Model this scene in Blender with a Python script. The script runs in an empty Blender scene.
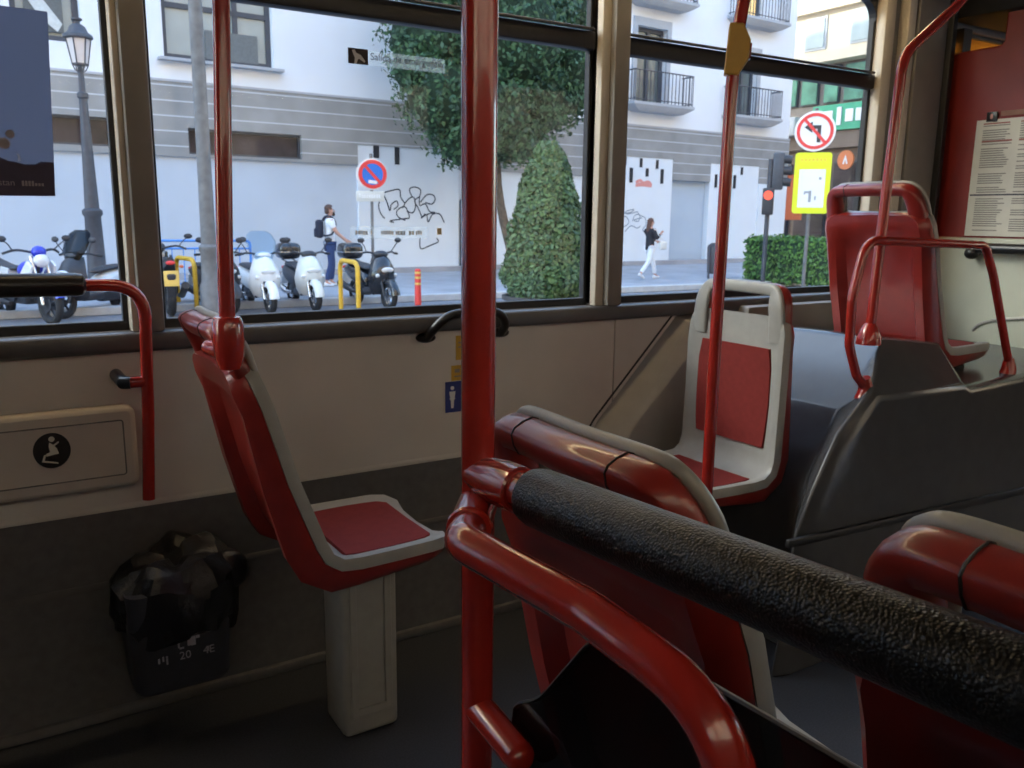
import bpy, bmesh, math, random
from mathutils import Vector, Matrix, Euler
random.seed(7)
S = bpy.context.scene
COL = S.collection
PI = math.pi

# ------------------------------------------------------------------ camera
CAM_H = 1.22
pitch, yaw, roll, FPX = math.radians(11.14525), math.radians(32.01304), math.radians(0.68012), 850.0
fw = Vector((math.sin(yaw)*math.cos(pitch), math.cos(yaw)*math.cos(pitch), -math.sin(pitch)))
rt = Vector((math.cos(yaw), -math.sin(yaw), 0))
up = rt.cross(fw)
r2 = rt*math.cos(roll)+up*math.sin(roll)
u2 = up*math.cos(roll)-rt*math.sin(roll)
cd = bpy.data.cameras.new('camera')
cam = bpy.data.objects.new('camera', cd); COL.objects.link(cam)
cam.matrix_world = Matrix(((r2.x,u2.x,-fw.x,0),(r2.y,u2.y,-fw.y,0),(r2.z,u2.z,-fw.z,CAM_H),(0,0,0,1)))
cd.sensor_width = 36; cd.lens = 36*FPX/1024; cd.clip_start = 0.02; cd.clip_end = 400
cd.dof.use_dof = True; cd.dof.focus_distance = 0.95; cd.dof.aperture_fstop = 18
S.camera = cam

# ------------------------------------------------------------------ light
W = bpy.data.worlds.new('world'); S.world = W; W.use_nodes = True
wn = W.node_tree.nodes; wl = W.node_tree.links
sky = wn.new('ShaderNodeTexSky'); sky.sky_type = 'NISHITA'; sky.sun_disc = False
SUN_DIR = Vector((-0.60, 0.55, 0.38)).normalized()
sky.sun_elevation = math.asin(SUN_DIR.z); sky.sun_rotation = math.atan2(SUN_DIR.x, SUN_DIR.y)
sky.air_density = 1.0; sky.dust_density = 2.0
wl.new(sky.outputs[0], wn['Background'].inputs[0])
wn['Background'].inputs[1].default_value = 1.5
sd = bpy.data.lights.new('sun', 'SUN'); sd.energy = 7.0; sd.color = (1.0, 0.86, 0.66); sd.angle = math.radians(0.6)
so = bpy.data.objects.new('sun', sd); COL.objects.link(so)
so.rotation_euler = SUN_DIR.to_track_quat('Z', 'Y').to_euler(); so.location = (-20, 20, 40)
S.view_settings.view_transform = 'Standard'; S.view_settings.look = 'None'
S.view_settings.gamma = 1; S.view_settings.use_curve_mapping = False
S.view_settings.exposure = 0.0
S.cycles.max_bounces = 10; S.cycles.transparent_max_bounces = 16

# ------------------------------------------------------------------ materials
def mat(name, col, rough=0.5, metal=0.0, coat=0.0, noise=0.0, nscale=20, bump=0.0, bscale=60, spec=0.5, emit=None, estr=0, bumptype='noise', bdist=0.002):
    m = bpy.data.materials.new(name); m.use_nodes = True
    nt = m.node_tree; b = nt.nodes['Principled BSDF']
    b.inputs['Base Color'].default_value = (*col, 1); b.inputs['Roughness'].default_value = rough
    b.inputs['Metallic'].default_value = metal; b.inputs['Coat Weight'].default_value = coat
    b.inputs['Coat Roughness'].default_value = 0.06; b.inputs['Specular IOR Level'].default_value = spec
    if emit: b.inputs['Emission Color'].default_value = (*emit, 1); b.inputs['Emission Strength'].default_value = estr
    tc = nt.nodes.new('ShaderNodeTexCoord')
    if noise:
        n = nt.nodes.new('ShaderNodeTexNoise'); n.inputs['Scale'].default_value = nscale; n.inputs['Detail'].default_value = 6
        nt.links.new(tc.outputs['Object'], n.inputs['Vector'])
        r = nt.nodes.new('ShaderNodeValToRGB')
        r.color_ramp.elements[0].position = 0.3; r.color_ramp.elements[1].position = 0.7
        r.color_ramp.elements[0].color = (*[c*(1-noise) for c in col], 1)
        r.color_ramp.elements[1].color = (*[min(1, c*(1+noise)) for c in col], 1)
        nt.links.new(n.outputs['Fac'], r.inputs['Fac']); nt.links.new(r.outputs['Color'], b.inputs['Base Color'])
    if bump:
        if bumptype == 'voronoi':
            n = nt.nodes.new('ShaderNodeTexVoronoi'); n.inputs['Scale'].default_value = bscale; n.feature = 'SMOOTH_F1'
            out = n.outputs['Distance']
        else:
            n = nt.nodes.new('ShaderNodeTexNoise'); n.inputs['Scale'].default_value = bscale; n.inputs['Detail'].default_value = 4
            out = n.outputs['Fac']
        nt.links.new(tc.outputs['Object'], n.inputs['Vector'])
        bp = nt.nodes.new('ShaderNodeBump'); bp.inputs['Strength'].default_value = bump; bp.inputs['Distance'].default_value = bdist
        nt.links.new(out, bp.inputs['Height']); nt.links.new(bp.outputs['Normal'], b.inputs['Normal'])
    return m

def glass_mat(name, tint, refl=0.06):
    m = bpy.data.materials.new(name); m.use_nodes = True
    nt = m.node_tree; nt.nodes.remove(nt.nodes['Principled BSDF'])
    t = nt.nodes.new('ShaderNodeBsdfTransparent'); t.inputs[0].default_value = (*tint, 1)
    g = nt.nodes.new('ShaderNodeBsdfGlossy'); g.inputs['Roughness'].default_value = 0.02
    lw = nt.nodes.new('ShaderNodeLayerWeight')                     # facing term: the same from both sides of a pane
    pw = nt.nodes.new('ShaderNodeMath'); pw.operation = 'POWER'; nt.links.new(lw.outputs['Facing'], pw.inputs[0]); pw.inputs[1].default_value = 5.0
    fr = nt.nodes.new('ShaderNodeMath'); fr.operation = 'MULTIPLY_ADD'; nt.links.new(pw.outputs[0], fr.inputs[0]); fr.inputs[1].default_value = 0.8; fr.inputs[2].default_value = refl*.28
    mx = nt.nodes.new('ShaderNodeMixShader')
    nt.links.new(fr.outputs[0], mx.inputs[0]); nt.links.new(t.outputs[0], mx.inputs[1]); nt.links.new(g.outputs[0], mx.inputs[2])
    nt.links.new(mx.outputs[0], nt.nodes['Material Output'].inputs[0])
    return m

def leaf_mat(name, c0, c1):
    m = bpy.data.materials.new(name); m.use_nodes = True
    nt = m.node_tree; b = nt.nodes['Principled BSDF']; b.inputs['Roughness'].default_value = 0.6
    g = nt.nodes.new('ShaderNodeNewGeometry'); r = nt.nodes.new('ShaderNodeValToRGB')
    r.color_ramp.elements[0].color = (*c0, 1); r.color_ramp.elements[1].color = (*c1, 1)
    nt.links.new(g.outputs['Random Per Island'], r.inputs['Fac']); nt.links.new(r.outputs['Color'], b.inputs['Base Color'])
    return m

def band_mat(name, base, joint, period, frac, z0):
    """stone courses: thin pale joints at a fixed height step"""
    m = mat(name, base, 0.8)
    nt = m.node_tree; b = nt.nodes['Principled BSDF']
    tc = nt.nodes.new('ShaderNodeTexCoord'); sp = nt.nodes.new('ShaderNodeSeparateXYZ')
    nt.links.new(tc.outputs['Object'], sp.inputs[0])
    def mth(op, a, bv):
        n = nt.nodes.new('ShaderNodeMath'); n.operation = op
        nt.links.new(a, n.inputs[0]); n.inputs[1].default_value = bv; return n.outputs[0]
    f = mth('LESS_THAN', mth('FRACT', mth('DIVIDE', mth('SUBTRACT', sp.outputs['Z'], z0), period), 1), frac)
    nz = nt.nodes.new('ShaderNodeTexNoise'); nz.inputs['Scale'].default_value = 1.6; nz.inputs['Detail'].default_value = 5
    nt.links.new(tc.outputs['Object'], nz.inputs['Vector'])
    rp = nt.nodes.new('ShaderNodeValToRGB')
    rp.color_ramp.elements[0].position = .3; rp.color_ramp.elements[1].position = .7
    rp.color_ramp.elements[0].color = (*[c*.85 for c in base], 1); rp.color_ramp.elements[1].color = (*[c*1.12 for c in base], 1)
    nt.links.new(nz.outputs['Fac'], rp.inputs['Fac'])
    mx = nt.nodes.new('ShaderNodeMix'); mx.data_type = 'RGBA'
    nt.links.new(f, mx.inputs[0]); nt.links.new(rp.outputs[0], mx.inputs[6]); mx.inputs[7].default_value = (*joint, 1)
    nt.links.new(mx.outputs[2], b.inputs['Base Color'])
    return m

RED_TUBE = mat('red_enamel', (0.37, 0.020, 0.013), 0.25, coat=0.9, noise=0.08, nscale=30)
RED_SHELL = mat('red_shell_plastic', (0.25, 0.020, 0.015), 0.33, noise=0.10, nscale=25, coat=0.3)
RED_DARK = mat('dark_red_panel', (0.22, 0.012, 0.010), 0.42, noise=0.10, nscale=6)
GREY_PLASTIC = mat('warm_grey_plastic', (0.31, 0.305, 0.285), 0.36, noise=0.05, nscale=30)
PAD = mat('red_seat_pad', (0.19, 0.024, 0.021), 0.8, noise=0.08, nscale=60, spec=.2, bump=.2, bscale=900)
WALL = mat('beige_wall_panel', (0.64, 0.60, 0.555), 0.62, noise=0.05, nscale=5, bump=.06, bscale=300)
KICK = mat('dark_grey_lower_wall', (0.115, 0.112, 0.112), 0.75, noise=0.12, nscale=40, bump=.1, bscale=300)
KICK2 = mat('grey_ledge', (0.115, 0.11, 0.108), 0.7, noise=0.1, nscale=30)
FLOOR = mat('blue_grey_bus_floor', (0.030, 0.034, 0.046), 0.7, noise=0.35, nscale=220)
SILL = mat('charcoal_sill', (0.085, 0.085, 0.09), 0.42, noise=0.08, nscale=30)
POST = mat('brown_grey_post', (0.215, 0.195, 0.175), 0.55, noise=0.06, nscale=15)
POST_LIGHT = mat('beige_post_edge', (0.55, 0.49, 0.40), 0.5, noise=0.05, nscale=12)
RUBBER = mat('black_rubber', (0.012, 0.012, 0.014), 0.5, noise=0.2, nscale=50)
BLACK = mat('black_plastic', (0.014, 0.014, 0.016), 0.32, noise=0.15, nscale=30)
SLEEVE = mat('black_leatherette', (0.007, 0.0065, 0.006), 0.33, bump=.65, bscale=560, bumptype='voronoi', bdist=0.0012, spec=.42)
HOUSING = mat('grey_moulded_plastic', (0.066, 0.067, 0.072), 0.20, noise=0.06, nscale=20, bump=.04, bscale=200)
CEIL = mat('dark_ceiling', (0.10, 0.095, 0.09), 0.7, noise=0.06, nscale=8)
YELLOW = mat('yellow_plastic', (0.52, 0.29, 0.05), 0.45, noise=0.06, nscale=40)
PAPER = mat('printed_paper', (0.62, 0.60, 0.53), 0.5, noise=0.03, nscale=30)
INK = mat('grey_print', (0.25, 0.24, 0.22), 0.6, noise=0.1, nscale=60)
BLUE_ST = mat('blue_sticker', (0.012, 0.03, 0.20), 0.4, noise=0.05, nscale=60)
YEL_ST = mat('yellow_sticker', (0.55, 0.33, 0.02), 0.45, noise=0.05, nscale=60)
WHITE_P = mat('white_print', (0.8, 0.8, 0.78), 0.5, noise=0.02, nscale=60)
BIN_M = mat('dark_slate_bin', (0.030, 0.032, 0.042), 0.5, noise=0.1, nscale=40)
BAG = mat('black_bin_bag', (0.006, 0.006, 0.008), 0.38, noise=0.2, nscale=40, bump=.5, bscale=60, bdist=.006)
GLASS = glass_mat('bus_window_glass', (0.84, 0.90, 0.92))
TINT = glass_mat('smoked_screen', (0.17, 0.165, 0.17))
AMBER = glass_mat('amber_glow_glass', (1.0, 0.62, 0.20))  # orange glow of the sunlit street put into the glass tint
def film(name, col, fac):
    m = bpy.data.materials.new(name); m.use_nodes = True
    nt = m.node_tree; nt.nodes.remove(nt.nodes['Principled BSDF'])
    t = nt.nodes.new('ShaderNodeBsdfTransparent'); d = nt.nodes.new('ShaderNodeBsdfTranslucent'); d.inputs[0].default_value = (*col, 1)
    mx = nt.nodes.new('ShaderNodeMixShader'); mx.inputs[0].default_value = fac
    nt.links.new(t.outputs[0], mx.inputs[1]); nt.links.new(d.outputs[0], mx.inputs[2]); nt.links.new(mx.outputs[0], nt.nodes['Material Output'].inputs[0])
    return m
CLEAR = film('clear_film', (0.60, 0.62, 0.58), .13)
VIS = glass_mat('bike_windscreen', (0.78, 0.87, 0.94))
VIS_D = glass_mat('smoked_bike_windscreen', (0.22, 0.25, 0.28))

PLASTER = mat('white_render', (0.80, 0.82, 0.85), 0.85, noise=0.03, nscale=1.2)
GWALL = mat('pale_blue_grey_hoarding', (0.52, 0.58, 0.66), 0.75, noise=0.05, nscale=1.0)
GPANEL = mat('white_painted_panel', (0.74, 0.79, 0.84), 0.75, noise=0.03, nscale=1.5)
GREC = mat('blue_grey_recess', (0.45, 0.53, 0.62), 0.75, noise=0.03, nscale=1.5)
STONE = band_mat('grey_stone_courses', (0.30, 0.30, 0.295), (0.52, 0.54, 0.57), 0.325, 0.09, 0.07)
DARKSLOT = mat('dark_slot', (0.02, 0.02, 0.025), 0.7, noise=.2)
WFRAME = mat('dark_window_frame', (0.06, 0.065, 0.08), 0.5, noise=.1, nscale=8)
WGREY = mat('grey_window_surround', (0.42, 0.44, 0.47), 0.7, noise=.05, nscale=5)
WPANE = mat('window_pane', (0.13, 0.16, 0.16), 0.08, noise=.35, nscale=1.3, spec=.8)
SHOPPANE = mat('shop_window_pane', (0.045, 0.032, 0.036), 0.35, noise=.6, nscale=1.5, spec=.3)
PAVE = mat('grey_pavement', (0.36, 0.36, 0.38), 0.85, noise=0.15, nscale=1.5)
KERB = mat('granite_kerb', (0.50, 0.50, 0.50), 0.8, noise=.1, nscale=6)
ROAD = mat('asphalt', (0.20, 0.20, 0.215), 0.9, noise=0.15, nscale=8)
IRON = mat('grey_iron', (0.065, 0.07, 0.085), 0.5, noise=.15, nscale=12)
GALV = mat('weathered_grey_post', (0.165, 0.16, 0.16), 0.6, noise=.2, nscale=8)
LAMPG = mat('frosted_lamp_glass', (0.72, 0.66, 0.64), 0.4, noise=.04, nscale=8)
YEL_RAIL = mat('yellow_rail_paint', (0.68, 0.40, 0.03), 0.5, noise=.1, nscale=8)
RED_BOL = mat('red_bollard', (0.70, 0.06, 0.05), 0.5, noise=.06, nscale=8)
BLUE_RAIL = mat('blue_barrier_paint', (0.08, 0.28, 0.75), 0.5, noise=.08, nscale=8)
WHITE = mat('white_gloss', (0.80, 0.82, 0.83), 0.3, noise=.02, nscale=8, coat=.4)
PWHITE = mat('pearl_white', (0.72, 0.74, 0.72), 0.3, noise=.03, nscale=8, coat=.4)
TYRE = mat('tyre', (0.02, 0.02, 0.022), 0.8, noise=.2, nscale=40)
DPLAST = mat('dark_bike_plastic', (0.035, 0.037, 0.045), 0.45, noise=.2, nscale=12)
BIKE_BLK = mat('black_bike_paint', (0.018, 0.020, 0.026), 0.2, noise=.2, nscale=8, coat=.5)
BIKE_BLUE = mat('blue_bike_paint', (0.02, 0.04, 0.55), 0.3, noise=.1, nscale=8, coat=.4)
BIKE_RED = mat('pink_red_bike_paint', (0.60, 0.10, 0.16), 0.3, noise=.1, nscale=8, coat=.4)
CHROME = mat('bright_metal', (0.62, 0.63, 0.65), 0.25, metal=1, noise=.05, nscale=10)
GOLD = mat('gold_rim', (0.62, 0.42, 0.18), 0.35, metal=.8, noise=.08, nscale=10)
LENS = mat('headlamp_lens', (0.78, 0.80, 0.82), 0.1, noise=.05, nscale=20, coat=.5)
PLATE_Y = mat('yellow_plate', (0.75, 0.50, 0.12), 0.5, noise=.03, nscale=20)
SKIN = mat('skin', (0.55, 0.30, 0.22), 0.55, noise=.06, nscale=30)
HAIR = mat('brown_hair', (0.09, 0.045, 0.03), 0.6, noise=.25, nscale=60)
HAIR2 = mat('auburn_hair', (0.11, 0.05, 0.035), 0.6, noise=.25, nscale=60)
TSHIRT = mat('white_tshirt', (0.82, 0.84, 0.88), 0.8, noise=.03, nscale=12)
JEANS = mat('navy_jeans', (0.03, 0.055, 0.15), 0.85, noise=.15, nscale=30)
JACKET = mat('black_jacket', (0.02, 0.022, 0.03), 0.8, noise=.15, nscale=20)
WTROUS = mat('white_trousers', (0.80, 0.82, 0.86), 0.8, noise=.03, nscale=12)
SHOE = mat('white_trainers', (0.75, 0.76, 0.78), 0.6, noise=.05, nscale=20)
PACK = mat('dark_backpack_cloth', (0.02, 0.024, 0.045), 0.8, noise=.15, nscale=30)
BAGW = mat('cream_bag', (0.70, 0.68, 0.64), 0.7, noise=.05, nscale=20)
LEAF = leaf_mat('tree_leaf', (0.012, 0.042, 0.022), (0.065, 0.150, 0.060))
LEAF_T = leaf_mat('topiary_leaf', (0.025, 0.065, 0.025), (0.10, 0.18, 0.055))
LEAF_H = leaf_mat('hedge_leaf', (0.03, 0.09, 0.02), (0.12, 0.25, 0.04))
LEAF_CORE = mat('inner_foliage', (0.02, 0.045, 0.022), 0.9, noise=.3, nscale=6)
BARK = mat('bark', (0.12, 0.085, 0.06), 0.9, noise=.3, nscale=15)
POTM = mat('dark_planter', (0.055, 0.052, 0.055), 0.7, noise=.15, nscale=10)
SIGN_RED = mat('sign_red', (0.72, 0.05, 0.05), 0.45, noise=.03, nscale=8)
SIGN_WHITE = mat('sign_white', (0.78, 0.79, 0.80), 0.5, noise=.02, nscale=8)
SIGN_BLUE = mat('sign_blue', (0.02, 0.16, 0.62), 0.45, noise=.03, nscale=8)
SIGN_YEL = mat('sign_fluorescent_yellow', (0.72, 0.80, 0.02), 0.5, noise=.03, nscale=8)
SIGN_BLK = mat('sign_black', (0.04, 0.04, 0.045), 0.5, noise=.03, nscale=8)
REDLAMP = mat('red_signal_lens', (0.9, 0.10, 0.05), 0.4, noise=.05, nscale=20, emit=(1.0, .06, .03), estr=1.6)
CREAM = mat('cream_facade', (0.66, 0.56, 0.42), 0.85, noise=.04, nscale=1)
BROWN = mat('brown_shop_band', (0.16, 0.115, 0.09), 0.7, noise=.1, nscale=2)
SHOPGREEN = mat('green_shop_sign', (0.05, 0.36, 0.20), 0.5, noise=.08, nscale=2)
GREENPANE = mat('tree_reflection_pane', (0.10, 0.26, 0.17), 0.12, noise=.5, nscale=1.2, spec=.8)  # reflection of trees put into the pane colour as mottled green
ORANGE = mat('orange_sign', (0.65, 0.18, 0.06), 0.5, noise=.05, nscale=8)
BANNER = mat('red_orange_banner', (0.72, 0.16, 0.06), 0.6, noise=.05, nscale=8)
WARMPANE = mat('amber_reflection_pane', (0.6, 0.4, 0.2), 0.4, noise=.2, nscale=4, emit=(1.0, .62, .2), estr=1.0)  # emission paints a warm reflection into the pane, no lamp behind it
OCHRE = mat('brick_facade', (0.42, 0.31, 0.21), 0.85, noise=.05, nscale=1)
POSTER_BG = film('slate_poster', (0.24, 0.25, 0.30), 1.0)
POSTER_DK = mat('dark_poster_hill', (0.030, 0.022, 0.055), 0.6, noise=.2, nscale=30)
POSTER_TX = mat('grey_poster_text', (0.22, 0.20, 0.24), 0.5, noise=.1, nscale=60)
POSTER_LT = mat('pale_poster_print', (0.33, 0.32, 0.36), 0.5, noise=.1, nscale=60)

# ------------------------------------------------------------------ mesh helpers
def V(*a): return Vector(a)
class MB:
    def __init__(s): s.bm = bmesh.new()
    def box(s, c, size, rot=(0,0,0), bev=0.0, seg=2):
        g = bmesh.ops.create_cube(s.bm, size=1.0)
        vs = g['verts']
        bmesh.ops.scale(s.bm, vec=Vector(size), verts=vs)
        if bev > 0:
            es = list({e for v in vs for e in v.link_edges})
            r = bmesh.ops.bevel(s.bm, geom=es, offset=min(bev, min(size)*.49), segments=seg, profile=.5, affect='EDGES')
            vs = list({v for f in r['faces'] for v in f.verts} | {v for v in vs if v.is_valid})
        M = Matrix.Translation(Vector(c)) @ Euler(rot).to_matrix().to_4x4()
        bmesh.ops.transform(s.bm, matrix=M, verts=vs)
        return s
    def loft(s, rings, caps=True, closed=False):
        R = [[s.bm.verts.new(p) for p in r] for r in rings]
        n = len(R[0]); m = len(R)
        for i in range(m if closed else m-1):
            a, b = R[i], R[(i+1) % m]
            for k in range(n):
                try: s.bm.faces.new((a[k], a[(k+1) % n], b[(k+1) % n], b[k]))
                except ValueError: pass
        if caps and not closed:
            s.bm.faces.new(list(reversed(R[0]))); s.bm.faces.new(R[-1])
        return s
    def tube(s, pts, r, n=12, closed=False, caps=True, flat=None):
        pts = [Vector(p) for p in pts]; m = len(pts)
        rr = r if isinstance(r, (list, tuple)) else [r]*m
        T = []
        for i in range(m):
            if closed: d = pts[(i+1) % m]-pts[i-1]
            else: d = pts[min(i+1, m-1)]-pts[max(i-1, 0)]
            T.append(d.normalized())
        t0 = T[0]; ref = Vector((0,0,1)) if abs(t0.z) < .9 else Vector((1,0,0))
        nrm = (ref - t0*ref.dot(t0)).normalized(); rings = []
        for i in range(m):
            if i:
                nrm = (nrm - T[i]*nrm.dot(T[i]))
                nrm = nrm.normalized() if nrm.length > 1e-6 else ref
            bn = T[i].cross(nrm)
            rings.append([pts[i]+(nrm*math.cos(2*PI*k/n)+bn*math.sin(2*PI*k/n))*rr[i] for k in range(n)])
        return s.loft(rings, caps=caps, closed=closed)
    def cyl(s, a, b, r, rb=None, n=16):
        return s.tube([a, b], [r, r if rb is None else rb], n)
    def ell(s, c, rad, u=16, v=10, rot=(0,0,0)):
        g = bmesh.ops.create_uvsphere(s.bm, u_segments=u, v_segments=v, radius=1.0)
        M = Matrix.Translation(Vector(c)) @ Euler(rot).to_matrix().to_4x4() @ Matrix.Diagonal((*rad, 1))
        bmesh.ops.transform(s.bm, matrix=M, verts=g['verts']); return s
    def lathe(s, prof, c=(0,0,0), n=20, sx=1, sy=1):
        c = Vector(c)
        return s.loft([[c+Vector((r*math.cos(2*PI*k/n)*sx, r*math.sin(2*PI*k/n)*sy, z)) for k in range(n)] for r, z in prof])
    def prism(s, poly, o, ex, ey, ez, depth):
        """polygon in the plane (ex, ey) at o, thickened along ez"""
        o, ex, ey, ez = map(Vector, (o, ex, ey, ez))
        a = [s.bm.verts.new(o+ex*p[0]+ey*p[1]) for p in poly]
        b = [s.bm.verts.new(o+ex*p[0]+ey*p[1]+ez*depth) for p in poly]
        n = len(a)
        s.bm.faces.new(list(reversed(a))); s.bm.faces.new(b)
        for k in range(n): s.bm.faces.new((a[k], a[(k+1) % n], b[(k+1) % n], b[k]))
        return s
    def grid_wall(s, x0, x1, z0, z1, holes, y0, y1):
        """slab in the xz plane between y0 and y1 with rectangular openings"""
        xs = sorted({x0, x1, *[h[0] for h in holes], *[h[1] for h in holes]})
        zs = sorted({z0, z1, *[h[2] for h in holes], *[h[3] for h in holes]})
        xs = [x for x in xs if x0 <= x <= x1]; zs = [z for z in zs if z0 <= z <= z1]
        full = {}
        for i in range(len(xs)-1):
            for k in range(len(zs)-1):
                cx, cz = (xs[i]+xs[i+1])/2, (zs[k]+zs[k+1])/2
                full[i, k] = not any(h[0] < cx < h[1] and h[2] < cz < h[3] for h in holes)
        vc = {}
        def v(i, k, y):
            if (i, k, y) not in vc: vc[i, k, y] = s.bm.verts.new((xs[i], y, zs[k]))
            return vc[i, k, y]
        for (i, k), f in full.items():
            if not f: continue
            s.bm.faces.new((v(i,k,y0), v(i+1,k,y0), v(i+1,k+1,y0), v(i,k+1,y0)))
            s.bm.faces.new((v(i,k+1,y1), v(i+1,k+1,y1), v(i+1,k,y1), v(i,k,y1)))
            for (di, dk), (p, q) in (((-1,0), ((i,k+1),(i,k))), ((1,0), ((i+1,k),(i+1,k+1))), ((0,-1), ((i,k),(i+1,k))), ((0,1), ((i+1,k+1),(i,k+1)))):
                if not full.get((i+di, k+dk), False):
                    s.bm.faces.new((v(*p,y0), v(*p,y1), v(*q,y1), v(*q,y0)))
        return s
    def quad(s, a, b, c, d):
        s.bm.faces.new([s.bm.verts.new(p) for p in (a, b, c, d)]); return s
    def xform(s, M):
        bmesh.ops.transform(s.bm, matrix=M, verts=s.bm.verts[:]); return s
    def build(s, name, m, parent=None, smooth=True, ang=38, bevel=0, sub=0, recalc=True):
        if recalc: bmesh.ops.recalc_face_normals(s.bm, faces=s.bm.faces[:])
        me = bpy.data.meshes.new(name); s.bm.to_mesh(me); s.bm.free()
        me.materials.append(m)
        if smooth:
            me.polygons.foreach_set('use_smooth', [True]*len(me.polygons))
            if not sub: me.set_sharp_from_angle(angle=math.radians(ang))
        o = bpy.data.objects.new(name, me); COL.objects.link(o)
        if parent is not None: o.parent = parent
        if bevel:
            b = o.modifiers.new('bevel', 'BEVEL'); b.width = bevel; b.segments = 3; b.limit_method = 'ANGLE'; b.angle_limit = math.radians(30)
        if sub:
            b = o.modifiers.new('subdiv', 'SUBSURF'); b.levels = sub; b.render_levels = sub
        return o

def fillet(pts, rad, n=6):
    pts = [Vector(p) for p in pts]; out = [pts[0]]
    rads = rad if isinstance(rad, (list, tuple)) else [rad]*(len(pts)-2)
    for i in range(1, len(pts)-1):
        p, a, b = pts[i], pts[i-1], pts[i+1]
        da, db = (a-p), (b-p)
        ang = da.angle(db); t = min(rads[i-1]/math.tan(ang/2), da.length*.48, db.length*.48)
        q0, q1 = p+da.normalized()*t, p+db.normalized()*t
        for k in range(n+1):
            u = k/n; out.append(q0*(1-u)**2+p*2*u*(1-u)+q1*u*u)
    out.append(pts[-1]); return out
def spline(pts, n=6):
    pts = [Vector(p) for p in pts]; out = []
    for i in range(len(pts)-1):
        p0, p1, p2, p3 = pts[max(i-1,0)], pts[i], pts[i+1], pts[min(i+2,len(pts)-1)]
        for k in range(n):
            t = k/n
            out.append(.5*((2*p1)+(p2-p0)*t+(2*p0-5*p1+4*p2-p3)*t*t+(3*p1-p0-3*p2+p3)*t**3))
    out.append(pts[-1]); return out
def tag(o, label=None, cat=None, group=None, kind=None):
    if label: o['label'] = label
    if cat: o['category'] = cat
    if group: o['group'] = group
    if kind: o['kind'] = kind
    return o
def thing(name, label, cat, loc=(0,0,0), rz=0, group=None):
    o = bpy.data.objects.new(name, None); COL.objects.link(o); o.empty_display_size = .1
    o.location = loc; o.rotation_euler = (0,0,rz)
    return tag(o, label, cat, group)
def struct(o): o['kind'] = 'structure'; return o
def text(body, size, m, parent, M, name='lettering', ext=0.0004, bold=0.0):
    cu = bpy.data.curves.new(name, 'FONT'); cu.body = body; cu.size = size; cu.extrude = ext; cu.offset = bold
    cu.align_x = 'LEFT'; cu.align_y = 'BOTTOM'
    t = bpy.data.objects.new(name+'_tmp', cu); COL.objects.link(t)
    dg = bpy.context.evaluated_depsgraph_get()
    me = bpy.data.meshes.new_from_object(t.evaluated_get(dg)); me.name = name
    bpy.data.objects.remove(t); bpy.data.curves.remove(cu)
    me.transform(M); me.materials.clear(); me.materials.append(m)
    o = bpy.data.objects.new(name, me); COL.objects.link(o)
    if parent is not None: o.parent = parent
    return o
def MW(ex, ey, o):
    ex, ey = Vector(ex).normalized(), Vector(ey).normalized(); ez = ex.cross(ey); o = Vector(o)
    return Matrix(((ex.x,ey.x,ez.x,o.x),(ex.y,ey.y,ez.y,o.y),(ex.z,ey.z,ez.z,o.z),(0,0,0,1)))
def copy_tree(o, parent=None):
    c = o.copy(); COL.objects.link(c)
    if parent is not None: c.parent = parent
    for ch in list(o.children): copy_tree(ch, c)
    return c

# ------------------------------------------------------------------ bus shell
YW = 2.127
X0, X1, YR, ZC = -2.4, 5.4, -0.42, 2.22
struct(MB().box((1.5, .85, -.03), (X1-X0, YW-YR+.1, .06)).build('floor', FLOOR, smooth=False))
struct(MB().box((1.5, .85, ZC+.03), (X1-X0, YW-YR+.3, .06)).build('ceiling', CEIL, smooth=False))
LW = [(-1.05, .287), (.356, 1.613), (1.705, 2.922)]
Z0W, Z1W = .95, 2.03
holes = [(a, b, Z0W, Z1W) for a, b in LW]+[(3.29, 4.9, 1.05, 1.975), (-2.3, -1.15, Z0W, Z1W)]
wl_o = struct(MB().grid_wall(X0, X1, 0.0, ZC, holes, YW, YW+.045).build('wall_left', POST, smooth=False))
# beige lining, lower carpeted part, ledges
struct(MB().box((-.345, YW-.006, .716), (4.1, .012, .378)).build('trim_1', WALL, smooth=False))
struct(MB().box((2.61, YW-.006, .716), (1.8, .012, .378)).build('trim_2', WALL, smooth=False))
struct(MB().box((1.5, YW-.004, .264), (X1-X0, .008, .526)).build('trim_3', KICK, smooth=False))
struct(MB().box((1.1, YW-.007, .535), (4.4, .014, .016), bev=.005).build('trim_4', WALL))
struct(MB().box((1.1, YW-.006, .345), (4.6, .012, .02), bev=.005).build('trim_5', KICK2))
struct(MB().box((1.45, YW-.018, .927), (5.0, .050, .046), bev=.012, seg=3).build('trim_6', SILL))
struct(MB().box((1.5, YW-.010, .012), (X1-X0, .02, .03), bev=.008).build('baseboard_left', KICK))
struct(MB().box((2.72, YW-.045, .868), (.98, .085, .115), bev=.01).build('trim_17', POST))
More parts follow.
